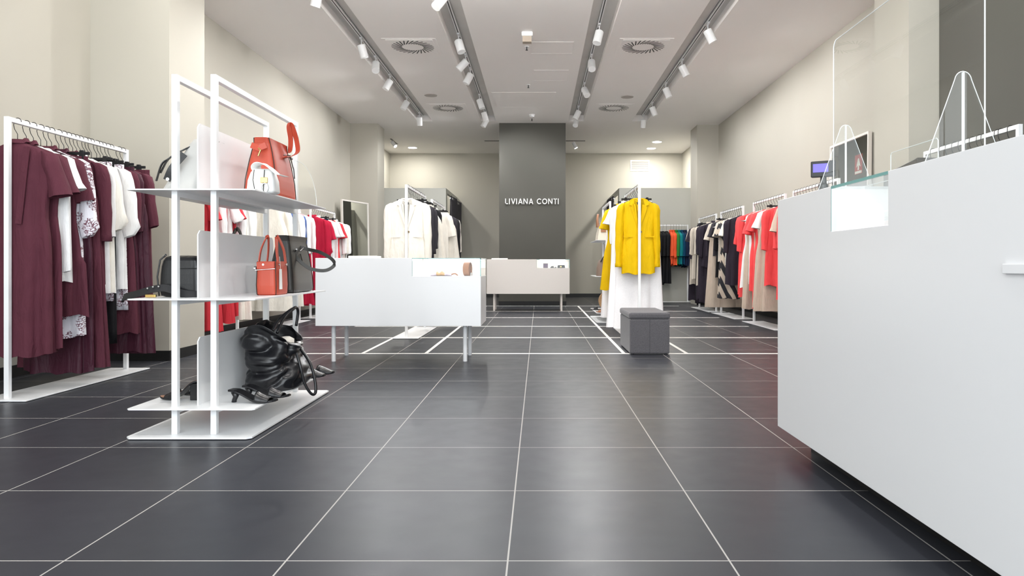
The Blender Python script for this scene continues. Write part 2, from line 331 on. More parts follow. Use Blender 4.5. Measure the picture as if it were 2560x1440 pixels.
def diffuser(x, y, label):
    r = thing('ceiling_air_diffuser', label, 'air vent', (x, y, CEIL), group='square ceiling air diffusers')
    h = 0.34
    MB().box(-h, h, -h, h, -0.004, 0).box(-h + .045, h - .045, -h + .045, h - .045, -0.008, -0.004).build('face_plate', ceilm, r, bevel=0.002)
    m = MB()
    for k in range(28):
        a = 2 * math.pi * k / 28; b = a + 0.42
        p, q = Vector((math.cos(a) * .14, math.sin(a) * .14, 0)), Vector((math.cos(b) * .27, math.sin(b) * .27, 0)); n = (q - p).normalized().cross(Vector((0, 0, 1))) * 0.008
        m.loft([[p - n + Vector((0, 0, z)), p + n + Vector((0, 0, z)), q + n + Vector((0, 0, z)), q - n + Vector((0, 0, z))] for z in (-.0095, -.0081)])
    m.build('swirl_slots', blk, r)
diffuser(-1.62, 9.2, 'square swirl air diffuser, near one left of centre'); diffuser(1.35, 9.2, 'square swirl air diffuser, near one right of centre')
diffuser(-1.62, 12.78, 'square swirl air diffuser, far one left of centre'); diffuser(1.35, 12.78, 'square swirl air diffuser, far one right of centre')
for x, y, s in ((-1.785, 11.83, 'left'), (1.487, 11.94, 'right')):
    tag(MB().cyl((0, 0, -0.008), 0.105, 0.008, 'z', 32).build('ceiling_speaker', mat('speaker_grille', srgb(178, 172, 168), 0.7, bump=0.4, bscale=600), loc=(x, y, CEIL)), f'flat round grey ceiling speaker on the {s} side', 'speaker')
r = thing('emergency_lamp', 'white box with ribbed beige lower part hanging at ceiling centre', 'detector', (-0.136, 8.65, CEIL))
MB().box(-.068, .068, -.06, .06, -.055, 0).build('housing', whitem, r, bevel=0.012)
m = MB(); [m.box(-.055 + k * .011, -.048 + k * .011, -.05, .05, -.125, -.055) for k in range(10)]; m.box(-.05, .052, -.045, .045, -.12, -.055)
m.build('ribbed_diffuser', mat('beige_ribs', srgb(190, 176, 160), 0.4), r)
for x, y, s in ((-0.15, 9.2, 'nearest the camera'), (-0.156, 11.15, 'in the middle'), (-0.125, 13.7, 'just before the grey column')):
    r = thing('sprinkler_head', f'small ceiling sprinkler {s}', 'sprinkler', (x, y, CEIL))
    MB().cyl((0, 0, -.006), .028, .006, 'z', 20).build('escutcheon', whitem, r)
    MB().cyl((0, 0, -.045), .007, .04, 'z', 10).cyl((0, 0, -.048), .016, .004, 'z', 12).build('nozzle', blk, r)
r = thing('smoke_detector', 'round white smoke detector before the grey column', 'smoke detector', (-0.12, 13.35, CEIL))
MB().tube([(0, 0, 0), (0, 0, -.02)], [.055, .055], 24).build('mounting_ring', whitem, r); MB().tube([(0, 0, -.02), (0, 0, -.045), (0, 0, -.052)], [.048, .04, .02], 24).build('sensor_head', whitem, r)
def hatch(x0, x1, y0, y1, label):
    w = 0.006; m = MB().box(x0, x1, y0, y0 + w, CEIL - .003, CEIL).box(x0, x1, y1 - w, y1, CEIL - .003, CEIL).box(x0, x0 + w, y0, y1, CEIL - .003, CEIL).box(x1 - w, x1, y0, y1, CEIL - .003, CEIL)
    m.box(x0 + .012, x1 - .012, y0 + .012, y1 - .012, CEIL - .0025, CEIL)
    tag(m.build('ceiling_access_hatch', ceilm), label, 'access panel')
hatch(-.77, .29, 11.62, 12.72, 'large flush square access hatch in the ceiling centre'); hatch(-.07, .44, 10.3, 10.9, 'smaller flush access hatch nearer the camera')
hatch(-.1, .45, 9.0, 9.5, 'flush access hatch beside the ribbed ceiling lamp')
# downlights at the back
for x, y, s in ((2.71, 16.3, 'nearer one at back right'), (2.72, 17.2, 'farther one at back right, above the vent'), (-3.02, 17.1, 'round one at back left')):
    r = thing('recessed_downlight', f'round lit recessed downlight, {s}', 'downlight', (x, y, CEIL), group='recessed downlights')
    MB().tube([(0, 0, 0), (0, 0, -.006)], [.12, .115], 32).build('trim_ring', whitem, r)
    MB().cyl((0, 0, -.0085), .1, .002, 'z', 32).build('diffuser', lens_on, r)
    ld = bpy.data.lights.new('downlight_beam', 'AREA'); ld.shape = 'DISK'; ld.size = 0.18; ld.energy = 27; ld.color = (1, .98, .92)
    lo = bpy.data.objects.new('downlight_beam', ld); COL.objects.link(lo); lo.parent = r; lo.location = (0, 0, -.012)
for x0, x1, s in ((-1.22, -0.80, 'left'), (0.62, 1.06, 'right')):
    tag(MB().box(x0, x1, 16.14, 16.2, CEIL - .006, CEIL).build('ceiling_slot_track', blk), f'short dark ceiling track slot {s} of the grey column', 'track')
tag(MB().box(-3.31, -3.27, 15.9, 16.6, CEIL - .006, CEIL).build('ceiling_slot_track', blk), 'short dark track at back left ceiling', 'track')
def small_spot(x, y, aim, label):
    r = thing('small_spotlight', label, 'spotlight', (x, y, CEIL - .006)); a = Vector(aim).normalized()
    MB().cyl((0, 0, -.05), .006, .05, 'z', 8).build('stem', whitem, r); MB().tube([Vector((0, 0, -.05)) - a * .02, Vector((0, 0, -.05)) + a * .12], [.04, .04], 20).build('lamp_body', whitem, r)
    MB().cyl(Vector((0, 0, -.05)) + a * .12, .036, .003, a, 20).build('lens', lens_on, r)
small_spot(-3.29, 16.1, (.5, -.3, -.6), 'small white spotlight on the back left ceiling track'); small_spot(0.80, 16.17, (.4, 0, -.8), 'small white spotlight beside the column, right ceiling track')

r = thing('wall_air_vent', 'white louvred air vent high on the back wall', 'air vent', (2.56, YB, 3.31))
MB().box(-.24, .24, -.014, 0, -.14, -.115).box(-.24, .24, -.014, 0, .115, .14).box(-.24, -.21, -.014, 0, -.115, .115).box(.21, .24, -.014, 0, -.115, .115).build('frame', whitem, r)
m = MB(); [m.add([(-.21, -.012, z + .012), (.21, -.012, z + .012), (.21, -.002, z), (-.21, -.002, z), (-.21, -.010, z + .014), (.21, -.010, z + .014), (.21, 0, z + .002), (-.21, 0, z + .002)], [(0, 1, 2, 3), (4, 5, 6, 7), (0, 1, 5, 4), (2, 3, 7, 6)]) for z in [-.11 + .026 * k for k in range(9)]]
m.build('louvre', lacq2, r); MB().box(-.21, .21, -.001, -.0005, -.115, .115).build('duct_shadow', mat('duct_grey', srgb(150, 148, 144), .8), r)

# lettering on the column
sg = thing('wall_lettering', 'raised white letters reading LIVIANA CONTI on the grey column', 'sign', (0, 14.15, 0))
txt = 'LIVIANA CONTI'; xL, xR = fx(1263, 14.14), fx(1398, 14.14); zt, zb = at(0, 496.5, 14.14).z, at(0, 510.5, 14.14).z
adv = {'L': .78, 'I': .42, 'V': 1.0, 'A': 1.05, 'N': 1.08, ' ': .55, 'C': 1.08, 'O': 1.2, 'T': .86}
def letter(ch, s=0.155):
    m = MB(); d = (-.03, -.006); H = 1.0
    def bar(a, b):
        a, b = Vector((a[0], a[1])), Vector((b[0], b[1])); n = (b - a).normalized(); n = Vector((-n.y, n.x)) * s / 2
        m.prism([tuple(a - n), tuple(b - n), tuple(b + n), tuple(a + n)], d[0] / 1, d[1] / 1)
    def arc(cx, a0, a1, rx=.5):
        P = []; n = 30
        for i in range(n + 1): a = a0 + (a1 - a0) * i / n; P.append((cx + rx * math.cos(a), .5 + .5 * math.sin(a)))
        for i in range(n + 1): a = a1 + (a0 - a1) * i / n; P.append((cx + (rx - s) * math.cos(a), .5 + (.5 - s) * math.sin(a)))
        k = len(P); h = n + 1
        for i in range(n): m.prism([P[i], P[i + 1], P[k - 2 - i], P[k - 1 - i]], d[0], d[1])
    e = s / 2
    if ch == 'L': bar((e, 0), (e, H)); bar((0, e), (.56, e))
    if ch == 'I': bar((e, 0), (e, H))
    if ch == 'V': bar((e, H), (.42, 0)); bar((.84 - e, H), (.42, 0))
    if ch == 'A': bar((e, 0), (.44, H)); bar((.88 - e, 0), (.44, H)); bar((.2, .3), (.68, .3))
    if ch == 'N': bar((e, 0), (e, H)); bar((.78, 0), (.78, H)); bar((e, H), (.78, 0))
    if ch == 'T': bar((.34, 0), (.34, H)); bar((0, H - e), (.68, H - e))
    if ch == 'O': arc(.5, 0, 2 * math.pi)
    if ch == 'C': arc(.5, math.radians(42), math.radians(318))
    return m
tot = sum(adv[c] for c in txt) - .15; x = 0; hgt = zt - zb
lm = mat('white_letter', srgb(236, 236, 234), .4)
for ch in txt:
    if ch != ' ':
        m = letter(ch); sc = (xR - xL) / tot
        m.v = [(xL + (x + a) * sc, b, zb + c * hgt) for a, b, c in m.v]
        m.build('letter', lm, sg)
    x += adv[ch]

# fire sign on the column side (seen in the mirror)
r = thing('fire_equipment_sign', 'small red and white fire equipment sign on the column side', 'sign', (0.54, 14.75, 2.95))
MB().box(0, .004, -.17, .17, -.2, .2).build('sign_panel', mat('sign_red', srgb(180, 30, 30), .4), r)
MB().prism([(-.1, -.06), (-.02, .12), (.02, .12), (.1, -.06), (.03, -.02), (.03, -.12), (-.03, -.12), (-.03, -.02)], .004, .006, 'yz').box(.004, .006, -.15, .15, -.19, -.14).build('pictogram', paper, r)

# fitting room curtains
def curtain(x, y0, y1, z0, z1, sgn, label, waves=7):
    r = thing('fitting_room_curtain', label, 'curtain', (x, (y0 + y1) / 2, 0)); h = (y1 - y0) / 2; n = waves * 10
    front = []
    rings = []
    for zi in range(7):
        z = z0 + (z1 - z0) * zi / 6
        rings.append([(sgn * (.05 * math.sin(2 * math.pi * waves * k / n) * (1 - .25 * zi / 6) + .02 * math.sin(k * .7 + zi * .4)), -h + 2 * h * k / n, z) for k in range(n + 1)])
    MB().loft(rings, False, False, False).build('fabric', cloth('curtain_charcoal', srgb(70, 68, 72)), r, smooth=True, mods=[('SOLIDIFY', dict(thickness=.004))])
    MB().tube([(0, -h - .05, z1 - .06), (0, h + .05, z1 - .06)], .014, 12).build('rod', silver, r)
    for k in range(waves):
        yy = -h + 2 * h * (k + .5) / waves
        MB().tube([(.03 * math.cos(a) * 1.0, yy, z1 - .06 + .03 * math.sin(a)) for a in [i * math.pi / 8 for i in range(17)]], .005, 6).build('ring', silver, r)
curtain(-1.97, 16.0, 16.9, .03, 2.36, 1, 'charcoal grommet curtain, nearer one of the left fitting room', 6)
curtain(-1.97, 17.1, 17.9, .03, 2.36, 1, 'charcoal grommet curtain, farther one of the left fitting room', 5)
curtain(1.70, 16.1, 17.3, .03, 2.36, -1, 'charcoal curtain on the side of the right fitting room', 8)

# mirrors
def mirror(p, q, ztop, lean, label, z0=.02):
    p, q = Vector(p), Vector(q); d = (q - p); w = d.length; r = thing('standing_mirror', label, 'mirror', (p.x, p.y, 0), math.atan2(d.y, d.x))
    def sh(m): m.v = [(a, b + c * lean, c) for a, b, c in m.v]; return m
    fr = .025
    sh(MB().box(0, fr, -.02, .02, z0, ztop).box(w - fr, w, -.02, .02, z0, ztop).box(fr, w - fr, -.02, .02, z0, z0 + fr).box(fr, w - fr, -.02, .02, ztop - fr, ztop)).build('frame', lacq2, r)
    sh(MB().box(fr, w - fr, -.008, .01, z0 + fr, ztop - fr)).build('mirror_glass', mirm, r)
mirror((-3.60, 13.15), (-3.32, 14.02), 2.02, 0.02, 'tall narrow white-framed mirror leaning at the left wall')
mirror((3.56, 8.72), (3.56, 7.70), 2.25, 0.01, 'white-framed mirror on the right wall behind the cash counter')

# floor tapes
for i, y in enumerate((6.45, 7.87, 9.33, 10.86, 12.4, 13.98)):
    w = .028
    tag(MB().box(-2.6 if i < 2 else -2.4, 2.75 if i > 0 else 2.9, y - w, y + w, 0, .0012).build('floor_tape_strip', tape), f'white cross tape strip on the floor, {ORD[i]} from the camera', 'floor tape', 'cross tapes')
for i, x in enumerate((-1.595, -1.02, .775, 1.345)):
    tag(MB().box(x - .016, x + .016, 6.48, 13.95, 0, .0014).build('floor_tape_strip', tape), f'white lengthwise floor tape, {ORD[i]} from the left', 'floor tape', 'lengthwise tapes')

# ---------------------------------------------------------------- furniture
def table(X0, X1, Y0, D, Zt, gx, label, mt):
    r = thing('display_table', label, 'display table', ((X0 + X1) / 2, Y0 + D / 2, 0)); cx, cy = (X0 + X1) / 2, Y0 + D / 2
    def T(m): m.v = [(a - cx, b - cy, c) for a, b, c in m.v]; return m
    zb, zc = .301, Zt - .151; Y1 = Y0 + D
    T(MB().prism([(X0, zb), (X1, zb), (X1, zc), (gx, zc), (gx, Zt), (X0, Zt)], Y0, Y1)).build('body', mt, r, bevel=.002)
    T(MB().box(gx + .001, X1 - .004, Y1 - .03, Y1 - .01, zc + .001, Zt - .006)).build('case_back', cream, r)
    m = MB(); m.box(gx + .001, X1, Y0 + .001, Y0 + .007, zc, Zt - .006); m.box(X1 - .006, X1, Y0 + .007, Y1, zc, Zt - .006); m.box(gx + .001, X1, Y0, Y1, Zt - .006, Zt)
    T(m).build('glass_case', glz, r)
    T(MB().box(gx + .001, X1 + .0006, Y0 - .0006, Y0 + .0001, Zt - .006, Zt).box(X1 - .006, X1 + .0006, Y0 - .0006, Y0 + .0002, zc, Zt).box(X1, X1 + .0006, Y0, Y1, Zt - .006, Zt).box(gx + .0005, gx + .003, Y0 - .0006, Y0, zc, Zt)).build('glass_edge', gledge, r)
    for x in (X0 + .125, X1 - .138):
        for y in (Y0 + .09, Y1 - .1): T(MB().cyl((x, y, 0), .018, zb, 'z', 18)).build('leg', mt, r)
    ld = bpy.data.lights.new('case_light', 'AREA'); ld.shape = 'RECTANGLE'; ld.size = (X1 - gx) * .8; ld.size_y = .02; ld.energy = .45; ld.color = (1, .97, .92)
    lo = bpy.data.objects.new('case_light', ld); COL.objects.link(lo); lo.parent = r; lo.location = ((gx + X1) / 2 - cx, D / 2 - .06, Zt - .012); lo.rotation_euler = (R(-35), 0, 0)
    return r
table(-1.83, -.472, 5.85, .59, .859, -1.037, 'white display table with glass case in front of the white blazers', lacq)
table(-.90, .542, 12.4, .59, .902, -.03, 'greyish white display table before the grey column', lacq2)
tag(MB().box(-.12, .12, -.1, .1, 0, .022).build('flat_box', paper, loc=(-1.52, 6.25, .859), bevel=.002), 'flat white box lying on the nearer display table', 'box')
tag(MB().box(-.14, .14, -.1, .1, 0, .022).build('flat_box', paper, loc=(-.83 + .14, 12.72, .902), bevel=.002), 'flat white box lying on the farther display table', 'box')

# rolled and folded belts etc. in the cases
r = thing('rolled_belt', 'tan rolled belt with silver buckle standing in the near glass case', 'belt', (fx(1169, 6.15), 6.15, .708), R(72))
sp = [(0.004 + .0042 * a / 6.28 * 1.0 + .006) for a in range(1)]
P = []
for k in range(150): a = k * .25; rr = .008 + .0011 * a; P.append((rr * math.cos(a) * .9, 0, .06 + rr * math.sin(a) * 1.25))
MB().strap(P, .055, .0028, (0, 1, 0)).build('strap', tan, r, smooth=False)
MB().box(-.016, .016, -.04, -.03, .0, .028).build('buckle', silver, r, bevel=.003)
r = thing('folded_scarf', 'tan and lilac folded scarf lying in the near glass case', 'scarf', (fx(1103, 6.1), 6.1, .708))
m = MB(); n = 24; rings = []
for i in range(n + 1):
    u = i / n * 2 - 1; w = .045 * (1 - u ** 4) ** .5 + .002; h = (.016 + .004 * math.sin(i * 1.1)) * (1 - abs(u) ** 5) + .001
    rings.append([(u * .095, w * math.cos(a), h + h * math.sin(a)) for a in [k * math.pi / 8 for k in range(16)]])
m.loft(rings).build('folds', stripe_mat('tan_lilac', srgb(190, 150, 105), srgb(206, 190, 204), 2.2, 0), r, smooth=True)
MB().tube(bez([(.09, -.01, .014), (.12, -.02, .02), (.14, 0, .006)], 6), .006, 8).build('fringe', tan, r, smooth=True)
tag(MB().box(-.018, .018, -.006, .006, 0, .062).build('lilac_card', mat('lilac_card', srgb(190, 186, 214), .6), loc=(-.50, 6.3, .75)), 'small lilac card inside the side of the near glass case', 'card') if 0 else None
def case_x(px): return fx(px, 12.6)
r = thing('jewellery_box', 'small mauve patterned box in the far glass case', 'box', (case_x(1364), 12.6, .751))
MB().box(-.042, .042, -.02, .02, 0, .075).build('box_body', stripe_mat('mauve_weave', srgb(120, 100, 125), srgb(80, 66, 84), 14, 1.57), r, bevel=.003); MB().box(-.044, .044, -.022, .022, .075, .082).build('lid', blk, r)
r = thing('spectacle_case', 'dark slanted spectacle case in the far glass case', 'spectacle case', (case_x(1384), 12.6, .751))
MB().prism([(-.065, 0), (.05, 0), (.055, .008), (.02, .035), (-.04, .032)], -.03, .03).build('shell', leather2, r, bevel=.004); MB().box(.0, .03, -.034, -.028, .01, .03).build('label', paper, r)
r = thing('clutch_purse', 'rounded black clutch purse at the right of far glass case', 'purse', (case_x(1403), 12.6, .751))
MB().loft([[(.07 * math.cos(a) * (1 - .15 * k / 4), .028 * (1 - (k / 5) ** 2) * (1 if math.sin(a) > 0 else -1) * abs(math.sin(a)) ** .6, .052 * k / 4) for a in [i * math.pi / 12 for i in range(24)]] for k in range(5)]).build('body', leather, r, smooth=True)
MB().box(-.02, .005, -.034, -.026, .012, .034).build('clasp', gold, r)

# ottoman
r = thing('storage_ottoman', 'dark grey fabric storage ottoman standing on the taped floor', 'ottoman', (.996, 6.75, 0))
MB().box(-.178, .178, -.375, .375, .008, .318).build('box', felt, r, bevel=.012)
MB().box(-.184, .184, -.381, .381, .318, .376).build('lid', felt, r, bevel=.018)
MB().box(-.0012, .0012, -.3762, -.3748, .01, .316).build('seam', mat('ottoman_seam', srgb(54, 53, 58), .9), r)
for gx_ in (-.15, .15):
    for gy_ in (-.34, .34): MB().cyl((gx_, gy_, 0), .012, .01).build('glide', blk, r)

# shelf unit
def shelf_unit(x, y0, label):
    """origin: front centre of the base; 0.58 wide (x), 1.25 deep (y)"""
    r = thing('shelf_unit', label, 'shelving', (x, y0, 0))
    def rp(x0, x1, ya, yb, z, th, c=.02):
        pol = [(x0 + c, ya), (x1 - c, ya), (x1, ya + c), (x1, yb - c), (x1 - c, yb), (x0 + c, yb), (x0, yb - c), (x0, ya + c)]
        return MB().prism(pol, z, z + th, 'xy')
    rp(-.288, .288, 0, 1.24, .004, .008).build('base_plate', whitem, r)
    for sx in (-.091, .091):
        for sy in (.075, 1.185): MB().box(sx - .0135, sx + .0135, sy - .0135, sy + .0135, .012, 1.69).build('post', whitem, r, bevel=.0015)
        MB().box(sx - .0135, sx + .0135, .0885, 1.1715, 1.663, 1.69).build('top_bar', whitem, r, bevel=.0015)
    for z in (.14, .645, 1.151):
        s_ = rp(-.288, .30, .012, 1.13, z - .006, .006, .012).build('shelf', whitem, r)
        for sx in (-.091, .091): MB().box(sx - .012, sx + .012, .0885, 1.1715, z - .031, z - .006).build('bracket', whitem, s_)
        c = .02
        MB().prism([(.10, z), (1.05, z), (1.05, z + .32 - c), (1.05 - c, z + .32), (.10 + c, z + .32), (.10, z + .32 - c)], -.003, .003, 'yz').build('divider', whitem, r)
    return r
shelf_unit(-1.605, 3.26, 'white steel shelf unit with handbags in the left foreground')
shelf_unit(1.09, 9.85, 'white steel shelf unit behind the yellow clothes')

# cash counter
cr = thing('cash_counter', 'long white cash counter along the right edge', 'counter', (1.4, 1.8, 0))
def T(m): m.v = [(a - 1.4, b - 1.8, c) for a, b, c in m.v]; return m
ya, yb = 2.142, 2.558; zc, zt_ = .921, 1.083
T(MB().prism([(.3, .095), (3.13, .095), (3.13, zt_), (yb, zt_), (yb, zc), (ya, zc), (ya, zt_), (.3, zt_)], 1.05, 1.75, 'yz')).build('body', lacq, cr, bevel=.0015)
T(MB().box(1.17, 1.70, .35, 3.06, 0, .095)).build('plinth', blackm, cr)
T(MB().box(1.30, 1.75, ya + .0005, yb - .0005, zc + .0005, zt_ - .012)).build('case_lining', cream, cr)
T(MB().box(1.05, 1.30, ya, yb, zt_ - .010, zt_).box(1.051, 1.057, ya, yb - .006, zc, zt_ - .0101)).build('glass_case', glz, cr)
T(MB().box(1.0492, 1.0499, ya, yb, zt_ - .010, zt_).box(1.0492, 1.0499, yb - .003, yb, zc, zt_ - .01)).build('glass_edge', gledge, cr)
T(MB().box(1.042, 1.05, 1.30, 1.603, .781, .803)).build('handle', lacq, cr, bevel=.0015)
ld = bpy.data.lights.new('case_light', 'AREA'); ld.shape = 'RECTANGLE'; ld.size = .3; ld.size_y = .02; ld.energy = .12; ld.color = (1, .95, .88)
lo = bpy.data.objects.new('case_light', ld); COL.objects.link(lo); lo.parent = cr; lo.location = (1.1 - 1.4, 2.35 - 1.8, zt_ - .014); lo.rotation_euler = (0, R(-25), R(90)); 

# acrylic screen
sr = thing('acrylic_screen', 'clear acrylic sneeze screen with two triangular feet on counter', 'screen', (1.185, 2.38, zt_))
def rr_poly(y0, y1, z0, z1, c, n=8):
    P = [(y0, z0), (y1, z0)]
    P += [(y1 - c + c * math.cos(a), z1 - c + c * math.sin(a)) for a in [i * math.pi / 2 / n for i in range(n + 1)]]
    P += [(y0 + c - c * math.sin(a), z1 - c + c * math.cos(a)) for a in [i * math.pi / 2 / n for i in range(n + 1)]]
    return P
pp = rr_poly(1.893 - 2.38, 2.863 - 2.38, 0.004, .614, .03)
MB().prism(pp, -.0015, .0015, 'yz').build('panel', acryl, sr)
MB().tube([(0, a, b) for a, b in pp] + [(0, pp[0][0], pp[0][1])], .0019, 6).build('panel_edge', acedge, sr)
for fy in (1.99 - 2.38, 2.75 - 2.38):
    P = [(-.108, 0), (.112, 0)] + [(.024 * math.cos(a), .23 + .028 * math.sin(a)) for a in [R(10 + i * 16) for i in range(11)]]
    MB().prism(P, fy - .002, fy + .002, 'xz').build('foot', acryl, sr)
    MB().tube([(a, fy, b) for a, b in P + P[:1]], .0012, 6).box(-.0025, .0025, fy - .003, fy + .003, .002, .255).build('foot_edge', acedge, sr)
r = thing('acrylic_leaflet_tray', 'low clear acrylic tray standing behind the sneeze screen', 'tray', (1.25, 2.36, zt_))
MB().box(-.0015, .0015, -.13, .17, 0, .115).build('front_sheet', acryl, r); MB().tube([(0, .17, .0), (0, .17, .108), (0, .163, .115), (0, -.123, .115), (0, -.13, .108), (0, -.13, 0)], .0016, 6).build('sheet_edge', acedge, r)
r = thing('till_keyboard', 'black sloping till top behind the low acrylic tray', 'till', (1.575, 2.865, zt_))
MB().prism([(-.135, 0), (.135, 0), (.135, .097), (-.135, .13)], -.125, .125, 'yz').build('case', blk, r, bevel=.004)
MB().prism([(-.11, .1285), (.10, .1028), (.10, .106), (-.11, .1315)], -.10, .10, 'yz').build('key_pad', mat('key_grey', (.05, .05, .05), .5, bump=.6, bscale=90), r)
r = thing('customer_display', 'small black customer display with violet screen on pole', 'display', (1.19, 2.98, zt_), R(-32))
MB().box(-.05, .05, -.04, .04, 0, .012).build('base', leather2, r, bevel=.004)
MB().tube([(0, 0, .012), (0, 0, .05), (0, .004, .06), (0, .004, .10)], [.022, .02, .013, .012], 16).build('pole', leather2, r)
MB().box(-.048, .048, -.012, .012, .085, .152).build('housing', blk, r, bevel=.004)
MB().box(-.038, .022, -.0135, -.012, .105, .140).build('screen', mat('violet_lcd', (.1, .08, .4), .3, emit=srgb(96, 86, 225), estr=.6), r)

# ---------------------------------------------------------------- racks, hangers, clothes
RZ = 1.665
def rack(X, Y0, Y1, label, along='y', pw=.15):
    L = abs(Y1 - Y0); rz = 0 if along == 'y' else R(-90)
    r = thing('clothes_rack', label, 'clothes rack', (X, Y0, 0) if along == 'y' else (Y0, X, 0), rz, 'white clothes racks')
    MB().prism([(-pw, -.06), (pw, -.06), (pw, L + .06), (-pw, L + .06)], .003, .011, 'xy').build('base_plate', whitem, r, bevel=.002)
    for y in (0, L): MB().box(-.014, .014, y - .014, y + .014, .011, RZ + .014).build('post', whitem, r, bevel=.0015)
    MB().box(-.014, .014, .014, L - .014, RZ - .014, RZ + .014).build('rail', whitem, r, bevel=.0015)
    return r
def _hook():
    P = [(.0, 0, -.125), (0, 0, -.075), (-.018, 0, -.045), (-.024, 0, -.02)]
    P += [(.0225 * math.cos(a) - .0, 0, .0225 * math.sin(a) - .0) for a in [R(195 - i * 18) for i in range(12)]]
    return P
def mk_hanger(kind):
    r = thing('clothes_hanger', 'x', 'hanger')
    MB().tube(_hook(), .0022, 6).build('hook', wire, r, smooth=True)
    if kind == 'top':
        rings = []
        for i in range(25):
            u = i / 12 - 1; x = u * .158; z = -.134 - .05 * abs(u) ** 1.4 ; h = .015 * (1 - .35 * abs(u)); t_ = .008
            rings.append([(x, t_ * math.cos(a), z + h * math.sin(a)) for a in [k * math.pi / 4 for k in range(8)]])
        MB().loft(rings).build('shoulder_bar', velv, r, smooth=True)
    else:
        MB().box(-.17, .17, -.006, .006, -.135, -.115).build('bar', velv, r, bevel=.003)
        for s in (-.12, .12): MB().prism([(s - .012, -.105), (s + .012, -.105), (s + .018, -.165), (s - .018, -.165)], -.012, .012).build('clip', velv, r, bevel=.002)
    return r
HP = {'top': mk_hanger('top'), 'clip': mk_hanger('clip')}; used = set()

